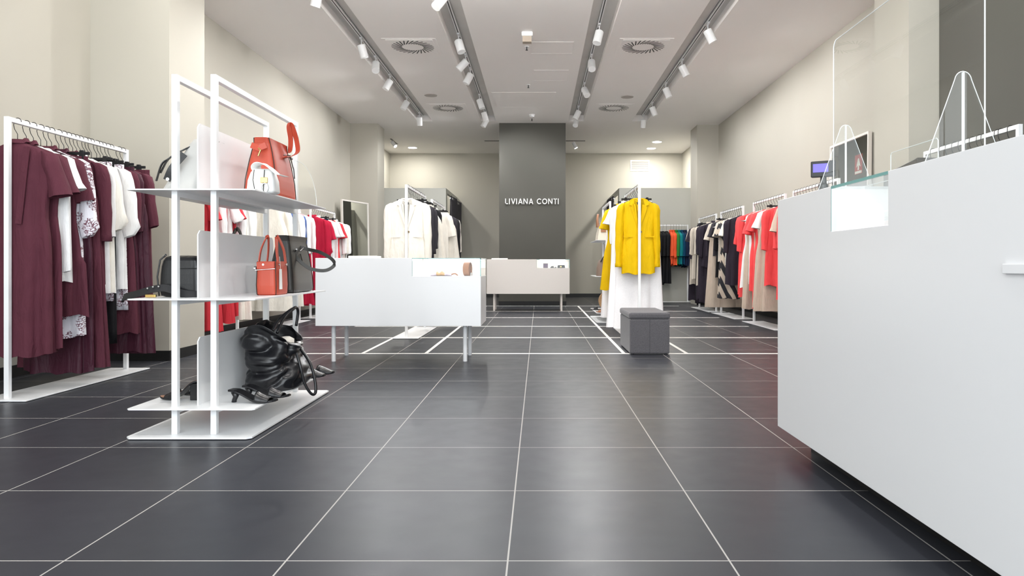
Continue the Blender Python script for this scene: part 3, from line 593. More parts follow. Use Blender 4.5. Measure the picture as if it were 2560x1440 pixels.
def ring(w, t, z, n, ph, k, amp, cx=0, cy=0, ex=.75):
    out = []
    for i in range(n):
        a = 2 * math.pi * i / n; c, s = math.cos(a), math.sin(a)
        x = w * math.copysign(abs(c) ** ex, c); y = t * math.copysign(abs(s) ** ex, s)
        f = amp * (math.sin(k * a + ph) + .5 * math.sin((k * 1.7 // 1) * a + 2.1 * ph))
        out.append((cx + x * (1 + f * .25), cy + y * (1 + f) , z))
    return out
def garment(kind, col, hw, length, sleeve, t, seed, opt=()):
    rnd = random.Random(seed); m = C[col]
    nm = {'dress': 'dress', 'shirt': 'shirt', 'blazer': 'blazer', 'skirt': 'skirt', 'trousers': 'trousers', 'coat': 'coat', 'top': 'sleeveless_top', 'tee': 'tshirt'}[kind]
    cat = {'tshirt': 't-shirt', 'sleeveless_top': 'top'}.get(nm, nm)
    r = thing(nm, 'x', cat); ph = rnd.random() * 6; N_ = 44
    if kind in ('skirt', 'trousers'):
        z0 = -.145; zl = -length
        MB().loft([ring(hw * .72, min(t, .016), z, N_, 0, 3, 0) for z in (z0, z0 - .02, z0 - .04)], False, False).build('waistband', m, r, smooth=True)
        if kind == 'skirt':
            rings = []
            n = 16
            for i in range(n + 1):
                u = i / n; z = (z0 - .036) + (zl - z0 + .036) * u
                rings.append(ring(hw * (.72 + .28 * sm(0, .25, u) + ('flare' in opt) * .25 * u), t * (.5 + .5 * sm(0, .3, u)), z + (.008 * math.sin(7 * u)), N_, ph + u * .6, rnd.choice((7, 7)), .10 + .30 * u))
            MB().loft(rings, False, False).build('skirt_body', m, r, smooth=True)
        else:
            for s in (-1, 1):
                rings = []
                for i in range(15):
                    u = i / 14; z = (z0 - .036) + (zl - z0 + .036) * u; cw = hw * (.36 + .06 * u * ('flare' in opt) + .02)
                    rings.append(ring(cw, t * .9, z, 28, ph + s, 4, .05 + .2 * u, cx=s * (hw * .35 + .01 * u)))
                MB().loft(rings, False, True).build('trouser_leg', m, r, smooth=True)
        return r
    zs = -.145                                         # collar height below the rail
    n = 20; rings = []
    prof = [(-.128, .052, .6), (-.136, .066, .7), (-.152, .108, .8), (-.170, .155, .9), (-.190, .188, 1), (-.215, .202, 1)]
    sc = hw / .205
    tt = min(t, .05)
    for z, w, q in prof: rings.append(ring(w * (sc if w > .08 else 1), max(.012, tt * q), z, N_, ph, 5, 0))
    z1 = -.215; fl = 1.25 if 'flare' in opt else (1.05 if kind in ('dress', 'coat') else 1.0)
    for i in range(1, n + 1):
        u = i / n; z = z1 + (-length - z1) * u
        waist = 1 - .10 * math.exp(-((z + .55) / .12) ** 2) * (kind in ('dress', 'blazer'))
        if 'tier' in opt and u > .6: waist *= 1.12
        w = hw * waist * (1 + (fl - 1) * u); am = (.10 + .32 * u) * (1 if kind != 'blazer' else .35)
        rg = ring(w, tt * (1 + .15 * u), z + .006 * math.sin(5 * u + ph), N_, ph + .5 * u, 6 if kind != 'blazer' else 4, am)
        hc = (.022 if kind in ('shirt', 'top') else .006) * u ** 4
        rings.append([(x_, y_, z_ - hc * math.cos(x_ / hw * 3.1) - .008 * u ** 3 * math.sin(x_ * 40 + ph)) for x_, y_, z_ in rg])
    MB().loft(rings, False, False).build('body', m, r, smooth=True, mods=[('SOLIDIFY', dict(thickness=.002, offset=-1))] if 0 else None)
    # neck: inner dark opening is the open top; collar
    if 'collar' in opt or kind in ('shirt', 'coat'):
        cr_ = []
        for z, g in ((-.128, 1.0), (-.105, 1.05), (-.100, 1.12), (-.125, 1.35)):
            cr_.append([(.054 * g * math.cos(a), max(.016, tt * .7) * g * math.sin(a), z - .010 * (math.sin(a) < -.5)) for a in [2 * math.pi * i / 28 for i in range(28)]])
        MB().loft(cr_, False, False).build('collar', m, r, smooth=True)
    if kind == 'blazer':
        yf = -tt * 1.10 - .004
        for s in (-1, 1):
            P = [(s * .052, -.128), (s * .098, -.150), (s * .108, -.205), (s * .080, -.215), (s * .088, -.245), (s * .012, -.47), (s * .02, -.35), (s * .034, -.22)]
            mm = MB().prism(P, yf - .004, yf); mm.v = [(a, b + (.028 if c > -.14 else (.012 if c > -.16 else 0)), c) for a, b, c in mm.v]
            mm.build('lapel', m, r)
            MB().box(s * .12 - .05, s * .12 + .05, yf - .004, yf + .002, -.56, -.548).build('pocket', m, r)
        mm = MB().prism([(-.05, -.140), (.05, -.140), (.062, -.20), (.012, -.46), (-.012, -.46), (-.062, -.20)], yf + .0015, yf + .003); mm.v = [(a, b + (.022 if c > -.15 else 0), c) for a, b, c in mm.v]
        mm.build('lining_shade', cloth('shadow_' + col, tuple(x * .55 for x in m.node_tree.nodes['Principled BSDF'].inputs['Base Color'].default_value[:3])), r)  # darkened copy of the cloth paints the shade inside the V
        MB().box(-.0025, .0025, yf - .003, yf + .004, -length + .02, -.46).build('opening_shade', cloth('shadow_' + col, (0, 0, 0)), r)  # same dark cloth as a strip, painted shade along the front edge
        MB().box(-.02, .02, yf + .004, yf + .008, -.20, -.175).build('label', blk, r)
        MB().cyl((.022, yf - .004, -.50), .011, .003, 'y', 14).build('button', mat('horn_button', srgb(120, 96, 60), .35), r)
    if 'placket' in opt:
        yf = -tt - .004; MB().box(-.014, .014, yf - .002, yf + .004, -length + .03, -.17).build('placket', m, r)
    # sleeves
    if sleeve:
        for s in (-1, 1):
            sl = sleeve; out = .035 + rnd.random() * .02; bell = ('bell' in opt)
            P = [(s * (hw * .84), 0, -.182), (s * (hw * .97), 0, -.205), (s * (hw + .008), -tt * .1, -.26)]
            k = max(2, int(sl / .07))
            for i in range(1, k + 1):
                u = i / k; P.append((s * (hw + .008 + out * u * .8 + (-.015 * u * u if sl > .4 else .012 * u)), -tt * .15 * math.sin(3 * u + ph), -.26 - (sl - .08) * u))
            rr = [.030, .045, .051] + [(.051 - (.016 * i / k if sl > .3 and not bell else -.012 * i / k) + .003 * math.sin(i * 2 + ph)) for i in range(1, k + 1)]
            if bell: rr[-1] = .035; rr[-2] = .08
            mb = MB(); rings = []
            for p, q in zip(P, rr):
                am = .12; rings.append([(p[0] + q * math.cos(a) * (1 + am * .6 * math.sin(3 * a + ph + p[2] * 9)), p[1] + min(q, tt * 1.05) * math.sin(a) * (1 + am * math.sin(5 * a + ph)), p[2] + (.012 * s * math.cos(a) if p is P[-1] else 0)) for a in [2 * math.pi * i / 20 for i in range(20)]])
            mb.loft(rings, False, False).build('sleeve', m, r, smooth=True)
            if 'cuff' in opt or sl > .5:
                q = rr[-1]; p = P[-1]
                MB().loft([[(p[0] + q * g * math.cos(a), p[1] + min(q, tt * 1.05) * g * math.sin(a), p[2] + z) for a in [2 * math.pi * i / 20 for i in range(20)]] for g, z in ((1.04, .035), (1.06, -.004), (.95, -.006))], False, False).build('cuff', m, r, smooth=True)
    if 'tie' in opt:
        MB().strap([(.10, -tt - .012, -.16), (.09, -tt - .02, -.3), (.07, -tt - .022, -.5), (.055, -tt - .02, -.62)], .038, .003, (1, 0, 0)).build('tie', m, r)
    if 'belt' in opt:
        MB().tube([(hw * .55, -tt - .006, -.60), (hw * .60, -tt - .02, -.68), (hw * .5, -tt - .016, -.8)], .016, 8, flat=.006).build('belt', m, r, smooth=True)
    return r
NAMES = {'maroon2': 'dark satin maroon', 'lace': 'white broderie', 'print': 'white city-print', 'stripe': 'diagonally striped', 'dots': 'dark dotted', 'aubergine': 'dark aubergine', 'stone': 'pale stone', 'orange': 'bright orange', 'petrol': 'petrol blue'}
KN = {'tee': 't-shirt', 'top': 'sleeveless top'}
seedc = [11]
def fill(X, ys, spec, rackname, group, along='y', yaw=0, extra=0):
    """ys: positions along the rail, near to far; spec: (kind, colour, half width, hem height, sleeve, opts)"""
    for i, y in enumerate(ys):
        gap = min([abs(y - q) for q in ys if q != y] + [.09]); t = max(.021, min(.05, gap * .68))
        sp = spec[i] if i < len(spec) else None
        base = (X, y, RZ) if along == 'y' else (y, X, RZ); rz = (0 if along == 'y' else R(90))
        seedc[0] += 1; rnd = random.Random(seedc[0]); jit = R(rnd.uniform(-1.5, 1.5))
        hk = 'clip' if sp and sp[0] in ('skirt', 'trousers') else 'top'
        h = HP[hk] if hk not in used else copy_tree(HP[hk]); used.add(hk)
        h.location = base; h.rotation_euler = (0, 0, rz + jit)
        pos = f'{ORD[i]} from the near end of the {rackname}' if along == 'y' else f'{ORD[i]} from the left on the {rackname}'
        tag(h, f'black {"clip " if hk == "clip" else ""}hanger, {pos}', 'hanger', 'hangers on the ' + rackname)
        if not sp: continue
        kind, col, hw, hem, sl, opt = sp
        g = garment(kind, col, hw, RZ - hem, sl, t, seedc[0], opt); g.location = base; g.rotation_euler = (0, 0, rz + jit)
        ln = ('long-sleeved ' if sl > .4 else 'short-sleeved ') if sl else ''
        g['label'] = f'{NAMES.get(col, col)} {ln}{KN.get(kind, kind)}, {pos}'
        g['group'] = group

# --- foreground left rack
rack(-3.14, 4.22, 5.43, 'white clothes rack of maroon clothes in the left foreground')
ys = [4.30, 4.374, 4.435, 4.50, 4.555, 4.60, 4.67, 4.72, 4.765, 4.81, 4.85, 4.89, 4.94, 4.975, 5.01, 5.07, 5.11, 5.15, 5.20, 5.24, 5.34, 5.39]
D = lambda *a: a
spec = [('dress', 'maroon', .20, .25, .27, ('collar', 'tie')), ('dress', 'maroon', .205, .28, .25, ('collar',)), ('tee', 'white', .21, .76, .22, ()), ('top', 'white', .17, .68, 0, ()),
 ('dress', 'maroon', .19, .47, .28, ('flare', 'tier', 'collar')), ('dress', 'print', .20, .33, .50, ('bell', 'belt')), ('dress', 'maroon2', .205, .10, 0, ('collar',)), ('skirt', 'maroon', .22, .12, 0, ('flare',)),
 ('shirt', 'maroon', .215, .66, .52, ()), ('top', 'print', .19, .40, 0, ()), ('shirt', 'white', .20, .60, .50, ()), ('tee', 'cream', .21, .62, .45, ('bell',)), ('top', 'white', .19, .58, 0, ()),
 ('trousers', 'print', .23, .55, 0, ()), ('trousers', 'black', .22, .25, 0, ()), ('shirt', 'white', .2, .6, .48, ('bell',)), ('trousers', 'print', .24, .48, 0, ('flare',)),
 ('dress', 'maroon', .20, .30, .42, ('flare',)), ('dress', 'maroon2', .20, .16, .45, ('flare',)), ('skirt', 'maroon2', .24, .15, 0, ('flare',)), ('dress', 'maroon', .21, .45, .40, ()), ('trousers', 'maroon', .28, .45, 0, ('flare',))]
fill(-3.14, ys, spec, 'foreground left rack', 'clothes on the foreground left rack')
# --- left wall racks
rack(-3.42, 6.85, 8.1, 'white clothes rack of red dresses behind the bag shelves', pw=.14)
ys = [6.95 + .125 * i for i in range(9)]
fill(-3.42, ys, [('dress', 'red', .21, .15, .25, ()), ('dress', 'red', .22, .14, 0, ('flare',)), ('shirt', 'white', .21, .42, .5, ()), ('dress', 'red', .22, .2, 0, ('flare', 'placket')), ('tee', 'white', .22, .6, .24, ('bell',)),
 ('dress', 'red', .21, .25, .2, ()), ('shirt', 'white', .2, .5, .45, ()), ('skirt', 'cream', .22, .2, 0, ('flare',)), ('shirt', 'white', .21, .4, .45, ())], 'rack of red dresses', 'clothes on the red dress rack')
rack(-3.42, 8.9, 10.2, 'white clothes rack in the middle of the left wall', pw=.14)
ys = [8.98 + .12 * i for i in range(10)]
fill(-3.42, ys, [('skirt', 'cream', .24, .22, 0, ('flare',)), ('shirt', 'cream', .22, .45, .48, ()), ('shirt', 'blue', .21, .5, .5, ()), ('shirt', 'white', .21, .5, .5, ()), ('skirt', 'cream', .24, .25, 0, ('flare',)), ('shirt', 'white', .22, .5, .5, ('placket',)),
 ('shirt', 'blue', .21, .45, .55, ()), ('shirt', 'white', .22, .5, .52, ()), ('dress', 'crimson', .22, .25, 0, ('flare',)), ('shirt', 'white', .21, .5, .5, ())], 'middle left-wall rack', 'clothes on the middle left-wall rack')
rack(-3.42, 10.7, 11.95, 'white clothes rack of the left wall nearest the mirror', pw=.14)
ys = [10.78 + .095 * i for i in range(13)]
fill(-3.42, ys, [('shirt', 'crimson', .21, .4, .55, ('bell',)), ('dress', 'crimson', .22, .2, .3, ('flare',)), ('shirt', 'white', .2, .6, .5, ()), ('trousers', 'navy', .22, .4, 0, ()), ('tee', 'white', .21, .7, .25, ()), ('top', 'red', .2, .5, 0, ()),
 ('tee', 'white', .22, .6, .24, ()), ('skirt', 'coral', .22, .5, 0, ()), ('dress', 'red', .21, .3, .25, ()), ('shirt', 'white', .22, .5, .5, ()), ('top', 'red', .2, .5, 0, ()), ('shirt', 'cream', .21, .5, .5, ()), ('shirt', 'white', .22, .5, .5, ())], 'left-wall rack by the mirror', 'clothes on the left-wall rack by the mirror')
# --- white blazer racks
rack(-1.44, 7.78, 9.05, 'white clothes rack carrying the white blazer', pw=.14)
ys = [7.86, 8.02, 8.12, 8.24, 8.34, 8.48, 8.60, 8.74, 8.9]
fill(-1.44, ys, [('blazer', 'cream', .20, .72, .70, ()), ('blazer', 'charcoal', .20, .78, .55, ()), ('trousers', 'charcoal', .22, .4, 0, ()), ('blazer', 'charcoal', .20, .8, .55, ()), ('shirt', 'charcoal', .2, .75, .5, ()), ('skirt', 'cream', .24, .72, 0, ('flare',)), ('skirt', 'cream', .25, .7, 0, ('flare',)), ('shirt', 'black', .2, .72, .5, ()), ('trousers', 'black', .22, .4, 0, ())], 'white blazer rack', 'clothes on the white blazer rack')
rack(-1.42, 9.5, 10.75, 'white clothes rack behind the white blazer rack', pw=.14)
ys = [9.6 + .13 * i for i in range(8)]
fill(-1.42, ys, [('shirt', 'cream', .21, .75, .3, ()), ('skirt', 'cream', .26, .72, 0, ('flare',)), ('skirt', 'cream', .26, .7, 0, ('flare',)), ('shirt', 'charcoal', .22, .7, .5, ()), ('blazer', 'black', .22, .7, .55, ()), ('shirt', 'black', .22, .7, .55, ()), ('blazer', 'charcoal', .22, .75, .5, ()), ('shirt', 'cream', .22, .75, .5, ())], 'rack behind the blazers', 'clothes on the rack behind the blazers')
# --- yellow rack
rack(1.10, 7.77, 8.99, 'white clothes rack carrying the yellow clothes')
ys = [7.86, 8.0, 8.1, 8.22, 8.36, 8.5, 8.64, 8.8]
fill(1.10, ys, [('blazer', 'yellow', .182, .70, .70, ()), ('skirt', 'lace', .24, .10, 0, ('flare',)), ('top', 'white', .24, .55, 0, ()), ('shirt', 'white', .22, .7, .45, ()), ('trousers', 'yellow', .26, .3, 0, ('flare',)), ('tee', 'white', .22, .82, .2, ()),
 ('dress', 'yellow', .25, .5, .25, ('flare',)), ('skirt', 'lace', .25, .15, 0, ('flare',))], 'yellow clothing rack', 'clothes on the yellow rack')
# --- back rack
rack(15.48, 1.98, 3.24, 'white clothes rack before the right fitting room wall', along='x', pw=.13)
ys = [2.06, 2.16, 2.26, 2.36, 2.45, 2.54, 2.62, 2.70, 2.78, 2.87, 2.93, 2.99, 3.05, 3.11, 3.16, 3.20]
bk = [('shirt', 'slate', .2, .6, .5, ()), ('dress', 'petrol', .2, .42, .3, ()), ('dress', 'slate', .2, .5, .5, ()), ('shirt', 'slate', .2, .55, .55, ()), ('dress', 'slate', .2, .42, .5, ()), ('dress', 'black', .2, .40, .5, ()), ('dress', 'black', .21, .38, .5, ()), ('dress', 'black', .2, .42, .5, ()), ('dress', 'black', .2, .40, .5, ()),
 ('shirt', 'orange', .2, .8, .5, ()), ('shirt', 'orange', .2, .78, .52, ()), ('shirt', 'green', .2, .8, .5, ()), ('shirt', 'teal', .2, .8, .5, ()), ('shirt', 'petrol', .2, .8, .5, ()), ('shirt', 'navy', .2, .77, .5, ()), ('shirt', 'navy', .21, .77, .5, ())]
fill(15.48, ys, bk, 'back-wall rack', 'clothes on the back-wall rack', along='x')
# --- right wall racks
rack(3.03, 12.15, 13.42, 'farthest white clothes rack of the right wall')
fill(3.03, [12.24 + .115 * i for i in range(10)], [('shirt', 'aubergine', .21, .75, .55, ()), ('dress', 'aubergine', .21, .15, .5, ()), ('dress', 'aubergine', .21, .2, .5, ()), ('coat', 'stone', .22, .45, .5, ()), ('trousers', 'aubergine', .27, .12, 0, ('flare',)), ('trousers', 'black', .25, .12, 0, ('flare',)), ('coat', 'stone', .22, .55, .5, ()), ('tee', 'aubergine', .23, .9, .25, ()), ('dress', 'stone', .22, .45, .25, ()), ('dress', 'aubergine', .22, .15, 0, ())], 'farthest right-wall rack', 'clothes on the farthest right-wall rack')
rack(3.03, 10.55, 11.82, 'white clothes rack of the right wall with the striped dress')
fill(3.03, [10.63 + .105 * i for i in range(11)], [('dress', 'aubergine', .21, .5, .5, ()), ('tee', 'cream', .21, .8, .25, ()), ('dress', 'stripe', .22, .30, .25, ('flare',)), ('dress', 'stripe', .22, .28, .25, ('flare',)), ('tee', 'stone', .22, .85, .25, ()), ('top', 'dots', .21, .85, .1, ()), ('dress', 'black', .2, .6, .45, ()), ('tee', 'charcoal', .23, .95, .24, ()), ('skirt', 'beige', .25, .12, 0, ('flare',)), ('tee', 'stone', .23, .9, .28, ()), ('shirt', 'aubergine', .22, .65, .55, ())], 'striped dress rack', 'clothes on the striped dress rack')
rack(3.03, 8.75, 10.02, 'white clothes rack of the right wall with coral dresses')
fill(3.03, [8.83 + .1 * i for i in range(12)], [('dress', 'coral', .21, .55, .5, ()), ('skirt', 'beige', .25, .22, 0, ('flare',)), ('tee', 'white', .215, 1.07, .22, ()), ('dress', 'beige', .21, .25, 0, ('flare',)), ('dress', 'coral', .23, .22, .25, ()), ('top', 'beige', .2, .5, 0, ()), ('dress', 'coral', .22, .45, .28, ('placket',)), ('top', 'white', .21, .53, .1, ()), ('dress', 'beige', .22, .2, 0, ('flare',)), ('dress', 'white', .2, .5, 0, ('flare',)), ('dress', 'coral', .23, .35, .5, ()), ('dress', 'coral', .22, .4, .4, ())], 'coral dress rack', 'clothes on the coral dress rack')
rack(3.03, 7.2, 8.45, 'white clothes rack partly hidden behind the cash counter end')
fill(3.03, [7.3 + .09 * i for i in range(13)], [None] * 8 + [('dress', 'coral', .21, .4, .3, ()), ('dress', 'beige', .21, .3, 0, ()), ('dress', 'coral', .22, .3, .5, ()), ('dress', 'beige', .22, .3, .3, ()), ('dress', 'coral', .21, .4, .5, ())], 'counter-end rack', 'clothes on the rack behind the counter end')
rack(3.0, 4.45, 5.52, 'white clothes rack seen above the cash counter, right edge')
fill(3.0, [4.53, 4.62, 4.66, 4.80, 4.85, 4.93, 4.98, 5.06, 5.14, 5.22, 5.3, 5.42], [], 'rack above the cash counter', '')

# ---------------------------------------------------------------- bags and shoes
def lf(secs, n=32, ex=.55):
    """secs: (z, cx, cy, hx, hy) rounded-rectangle sections"""
    rings = []
    for z, cx, cy, hx, hy in secs:
        rings.append([(cx + hx * math.copysign(abs(math.cos(a)) ** ex, math.cos(a)), cy + hy * math.copysign(abs(math.sin(a)) ** ex, math.sin(a)), z) for a in [2 * math.pi * (i + .5) / n for i in range(n)]])
    return rings
SOL = [('SOLIDIFY', dict(thickness=.003, offset=-1))]
Z1, Z2, Z3 = 1.151, .645, .14
# red-orange bucket bag
def bucket(name, label, loc, W_, D_, H_, m, top=.45, strapm=None, rz=0):
    r = thing(name, label, 'handbag', loc, rz); a, b = W_ / 2, D_ / 2
    secs = [(0, 0, 0, a * .96, b * .97), (.006, 0, 0, a, b), (H_ * .3, 0, 0, a * .93, b * .97), (H_ * .6, 0, 0, a * .75, b * .90), (H_ * .82, 0, 0, a * .58, b * .84), (H_ * .9, 0, 0, a * .5, b * .82), (H_, 0, 0, a * top, b * .9)]
    MB().loft(lf(secs, 40, .3), True, False).build('body', m, r, smooth=False, mods=[('SUBSURF', dict(levels=1, render_levels=1))] + SOL)
    for sx in (-1, 1):
        for sy in (-1, 1):
            MB().tube([(sx * (h * .90 + .001), sy * (k * .91 + .001), z) for z, _, _, h, k in secs], .0022, 6).build('piping', piping, r)
    return r
r = bucket('bucket_bag', 'tall coral orange bucket bag at the right of top shelf', (-1.425, 3.80, Z1), .185, .32, .305, orange)
MB().strap(bez([(.072, .0, .225), (.078, .06, .235), (.10, .12, .27), (.095, .125, .33), (.085, .10, .39), (.075, .09, .415), (.062, .10, .40), (.06, .13, .34), (.05, .14, .28), (.02, .13, .262)], 8), .03, .0035, [(.9, -.4, .2)] * 80).build('strap', orange, r)
MB().strap([(-.04, -.163, .262), (.0, -.168, .245), (.035, -.163, .262)], .03, .003, (0, 0, 1)).build('gusset_tab', orange, r)
MB().tube([(.0, -.170, .245), (.012, -.172, .235), (.0, -.172, .205)], .004, 8).build('clasp', gold, r)
MB().tube([(.072, .02, .235), (.085, .05, .24), (.078, .08, .22)], .003, 6).tube([(.078, .08, .225), (.092, .085, .17), (.095, .09, .12)], .0028, 6).build('drawstring', piping, r)
MB().tube([(.074, .07, .235), (.088, .08, .225)], .0055, 8).tube([(.066, .0, .235), (.078, .012, .235)], .0045, 8).build('toggle', silver, r)
# small white flap bag
r = thing('flap_bag', 'small white flap bag in front of the coral bucket bag', 'handbag', (-1.345, 3.49, Z1))
MB().loft(lf([(0, 0, 0, .066, .05), (.01, 0, 0, .07, .054), (.06, 0, 0, .066, .05), (.10, 0, 0, .055, .036), (.118, 0, 0, .045, .02)], 32, .4), True, True).build('body', whleather, r, smooth=True)
MB().strap(bez([(-.035, .02, .10), (-.03, 0, .133), (.0, -.02, .142), (.04, -.03, .125), (.085, -.035, .088), (.115, -.04, .082)], 6), .085, .003, (0, 1, 0)).build('flap', whleather, r, smooth=False)
MB().box(.008, .042, -.062, -.055, .045, .072).build('clasp', gold, r, bevel=.002)
MB().tube([(.02, -.053, .0), (.022, -.055, .06), (.02, -.04, .11)], .0022, 6).tube([(-.02, -.054, .0), (-.03, -.056, .06), (-.03, -.04, .11)], .0018, 6).build('piping', piping, r)
MB().tube([(.03 + .016 * math.cos(a), -.061, .022 + .022 * math.sin(a)) for a in [i * math.pi / 6 for i in range(13)]], .0025, 6).build('ring', silver, r)
# slouchy light grey bag on the left of the top shelf
r = thing('hobo_bag', 'light grey slouchy bag with black straps, left on top shelf', 'handbag', (-1.76, 3.62, Z1), R(4))
secs = []
for i in range(12):
    u = i / 11; secs.append((.27 * u, .10 * u - .01 * math.sin(3 * u), .02 * math.sin(4 * u), .112 * (1 - .45 * u ** 1.6), .16 * (1 - .35 * u ** 2)))
mm = MB().loft(lf(secs, 36, .6), True, True); mm.v = [(a + .008 * noise.noise(Vector((a * 18, b * 18, c * 14))), b, c) for a, b, c in mm.v]
mm.build('body', mat('pale_grey_leather', srgb(196, 195, 192), .55, bump=.2, bscale=120, var=.03), r, smooth=True)
MB().strap(bez([(-.05, -.165, .06), (-.02, -.172, .12), (.03, -.160, .19)], 6), .035, .004, (1, 0, -.4)).build('trim_band', leather, r)
MB().strap(bez([(.09, -.08, .26), (.02, -.12, .22), (-.055, -.13, .17), (-.10, -.12, .10)], 6), .014, .004, (0, 1, 0)).strap(bez([(-.055, -.13, .17), (-.085, -.14, .14), (-.115, -.13, .06)], 6), .014, .004, (0, 1, 0)).build('strap', leather, r)
MB().cyl((-.045, -.170, .065), .008, .012, 'y', 12).build('buckle', silver, r)
# acrylic quarter disc at the back of the top shelf
r = thing('acrylic_bookend', 'clear curved acrylic plate at the back of top shelf', 'display stand', (-1.36, 4.15, Z1))
P = [(-.18, 0), (.22, 0)] + [(.22 - .30 * (1 - math.cos(a)), .235 * math.sin(a)) for a in [i * math.pi / 2 / 12 for i in range(1, 13)]] + [(-.18, .235)]
MB().prism(P, 0, .003, 'yz').build('plate', acryl, r); MB().tube([(.0015, a, b) for a, b in P + P[:1]], .0018, 6).build('plate_edge', acedge, r)
# orange handbag on the middle shelf
r = thing('handbag', 'coral orange two-handle handbag with price tag on middle shelf', 'handbag', (-1.40, 3.755, Z2))
secs = [(0, 0, 0, .048, .085), (.006, 0, 0, .054, .092), (.05, 0, 0, .056, .096), (.12, 0, 0, .053, .095), (.175, 0, 0, .05, .092)]
MB().loft(lf(secs, 36, .35), True, False).build('body', orange, r, mods=SOL)
for sx in (-1, 1):
    MB().strap(bez([(sx * .05, -.055, .165), (sx * .04, -.048, .24), (sx * .025, 0, .305), (sx * .04, .05, .24), (sx * .05, .055, .165)], 8), .020, .005, (0, 1, .6)).build('handle', orange, r)
    MB().cyl((sx * .052, -.05, .158), .006, .006 * sx, 'x', 10).cyl((sx * .052, .05, .158), .006, .006 * sx, 'x', 10).build('handle_ring', silver, r)
    for sy in (-1, 1): MB().tube([(sx * (h * .895 + .001), sy * (k * .895 + .001), z) for z, _, _, h, k in secs], .002, 6).build('piping', piping, r)
MB().box(-.045, .045, -.1, -.095, .135, .172).build('front_tab', orange, r, bevel=.002)
MB().cyl((-.01, -.103, .158), .006, .004, 'y', 12).tube([(-.052, -.1, .13), (.05, -.1, .137)], .0022, 6).cyl((-.06, -.09, .14), .009, .01, 'x', 10).build('hardware', silver, r)
MB().add([(.058, -.06, .03), (.063, -.03, .03), (.060, -.03, .135), (.058, -.06, .135), (.0575, -.06, .03), (.0625, -.03, .03), (.0595, -.03, .135), (.0575, -.06, .135)], [(0, 1, 2, 3), (4, 5, 6, 7), (0, 1, 5, 4), (2, 3, 7, 6), (0, 3, 7, 4), (1, 2, 6, 5)]).tube([(.059, -.045, .135), (.055, -.05, .2)], .0008, 4).build('price_tag', paper, r)
# charcoal tote
r = bucket('tote_bag', 'charcoal leather tote with looping strap on middle shelf', (-1.42, 4.11, Z2), .15, .38, .32, leather2, top=.5)
MB().strap(bez([(.035, .02, .26), (.09, .03, .245), (.16, .0, .23), (.235, -.02, .19), (.255, -.04, .155), (.21, -.06, .125), (.13, -.07, .135), (.07, -.08, .18), (.04, -.09, .225)], 8), .019, .004, (0, .3, 1)).build('strap', leather2, r)
MB().tube([(.045, .0, .235), (.058, .02, .255)], .006, 8).tube([(.05, -.08, .235), (.06, -.1, .245)], .005, 8).build('buckle', silver, r)
MB().tube([(.055, -.02, .22), (.068, -.015, .16)], .003, 6).tube([(-.03, -.17, .24), (-.025, -.178, .2)], .004, 6).build('drawstring', piping, r)
# black box bag, left of the divider
r = thing('box_bag', 'black boxy leather bag with studded belt, left on middle shelf', 'handbag', (-1.74, 3.50, Z2))
MB().loft(lf([(0, 0, .05, .10, .09), (.008, 0, .05, .105, .095), (.12, -.002, .05, .102, .093), (.185, -.005, .05, .09, .085), (.205, -.005, .05, .07, .07)], 40, .25), True, True).build('body', leather, r, mods=[('SUBSURF', dict(levels=1, render_levels=1))])
MB().tube([(-.10, -.04, .006), (-.106, -.045, .10), (-.095, -.04, .18), (-.07, -.03, .208)], .004, 8).tube([(-.02, -.048, .14), (.10, -.047, .14)], .0018, 6).build('seam_piping', blk, r)
MB().tube([(-.085, -.03, .195), (-.07, -.035, .205)], .006, 8).build('strap_ring', silver, r)
MB().strap(bez([(.10, -.05, .012), (.03, -.075, .02), (-.04, -.09, .045), (-.10, -.10, .040), (-.17, -.11, .018), (-.235, -.10, .002), (-.24, -.09, -.012)], 8), .036, .004, (0, .5, 1)).build('strap', leather, r)
MB().box(-.125, -.075, -.12, -.108, .002, .016).build('buckle', gold, r, bevel=.002)
MB().cyl((-.12, -.108, .045), .004, .003, 'y', 8).cyl((-.095, -.106, .052), .004, .003, 'y', 8).cyl((-.07, -.103, .054), .004, .003, 'y', 8).build('studs', silver, r)
r = bucket('handbag', 'black handbag behind the middle divider, arched handle showing', (-1.72, 3.93, Z2), .14, .26, .26, leather, top=.6)
MB().strap(bez([(.05, -.08, .24), (.06, -.05, .32), (.06, 0, .355), (.06, .05, .32), (.05, .08, .24)], 8), .022, .005, (0, 1, .4)).build('handle', leather, r)
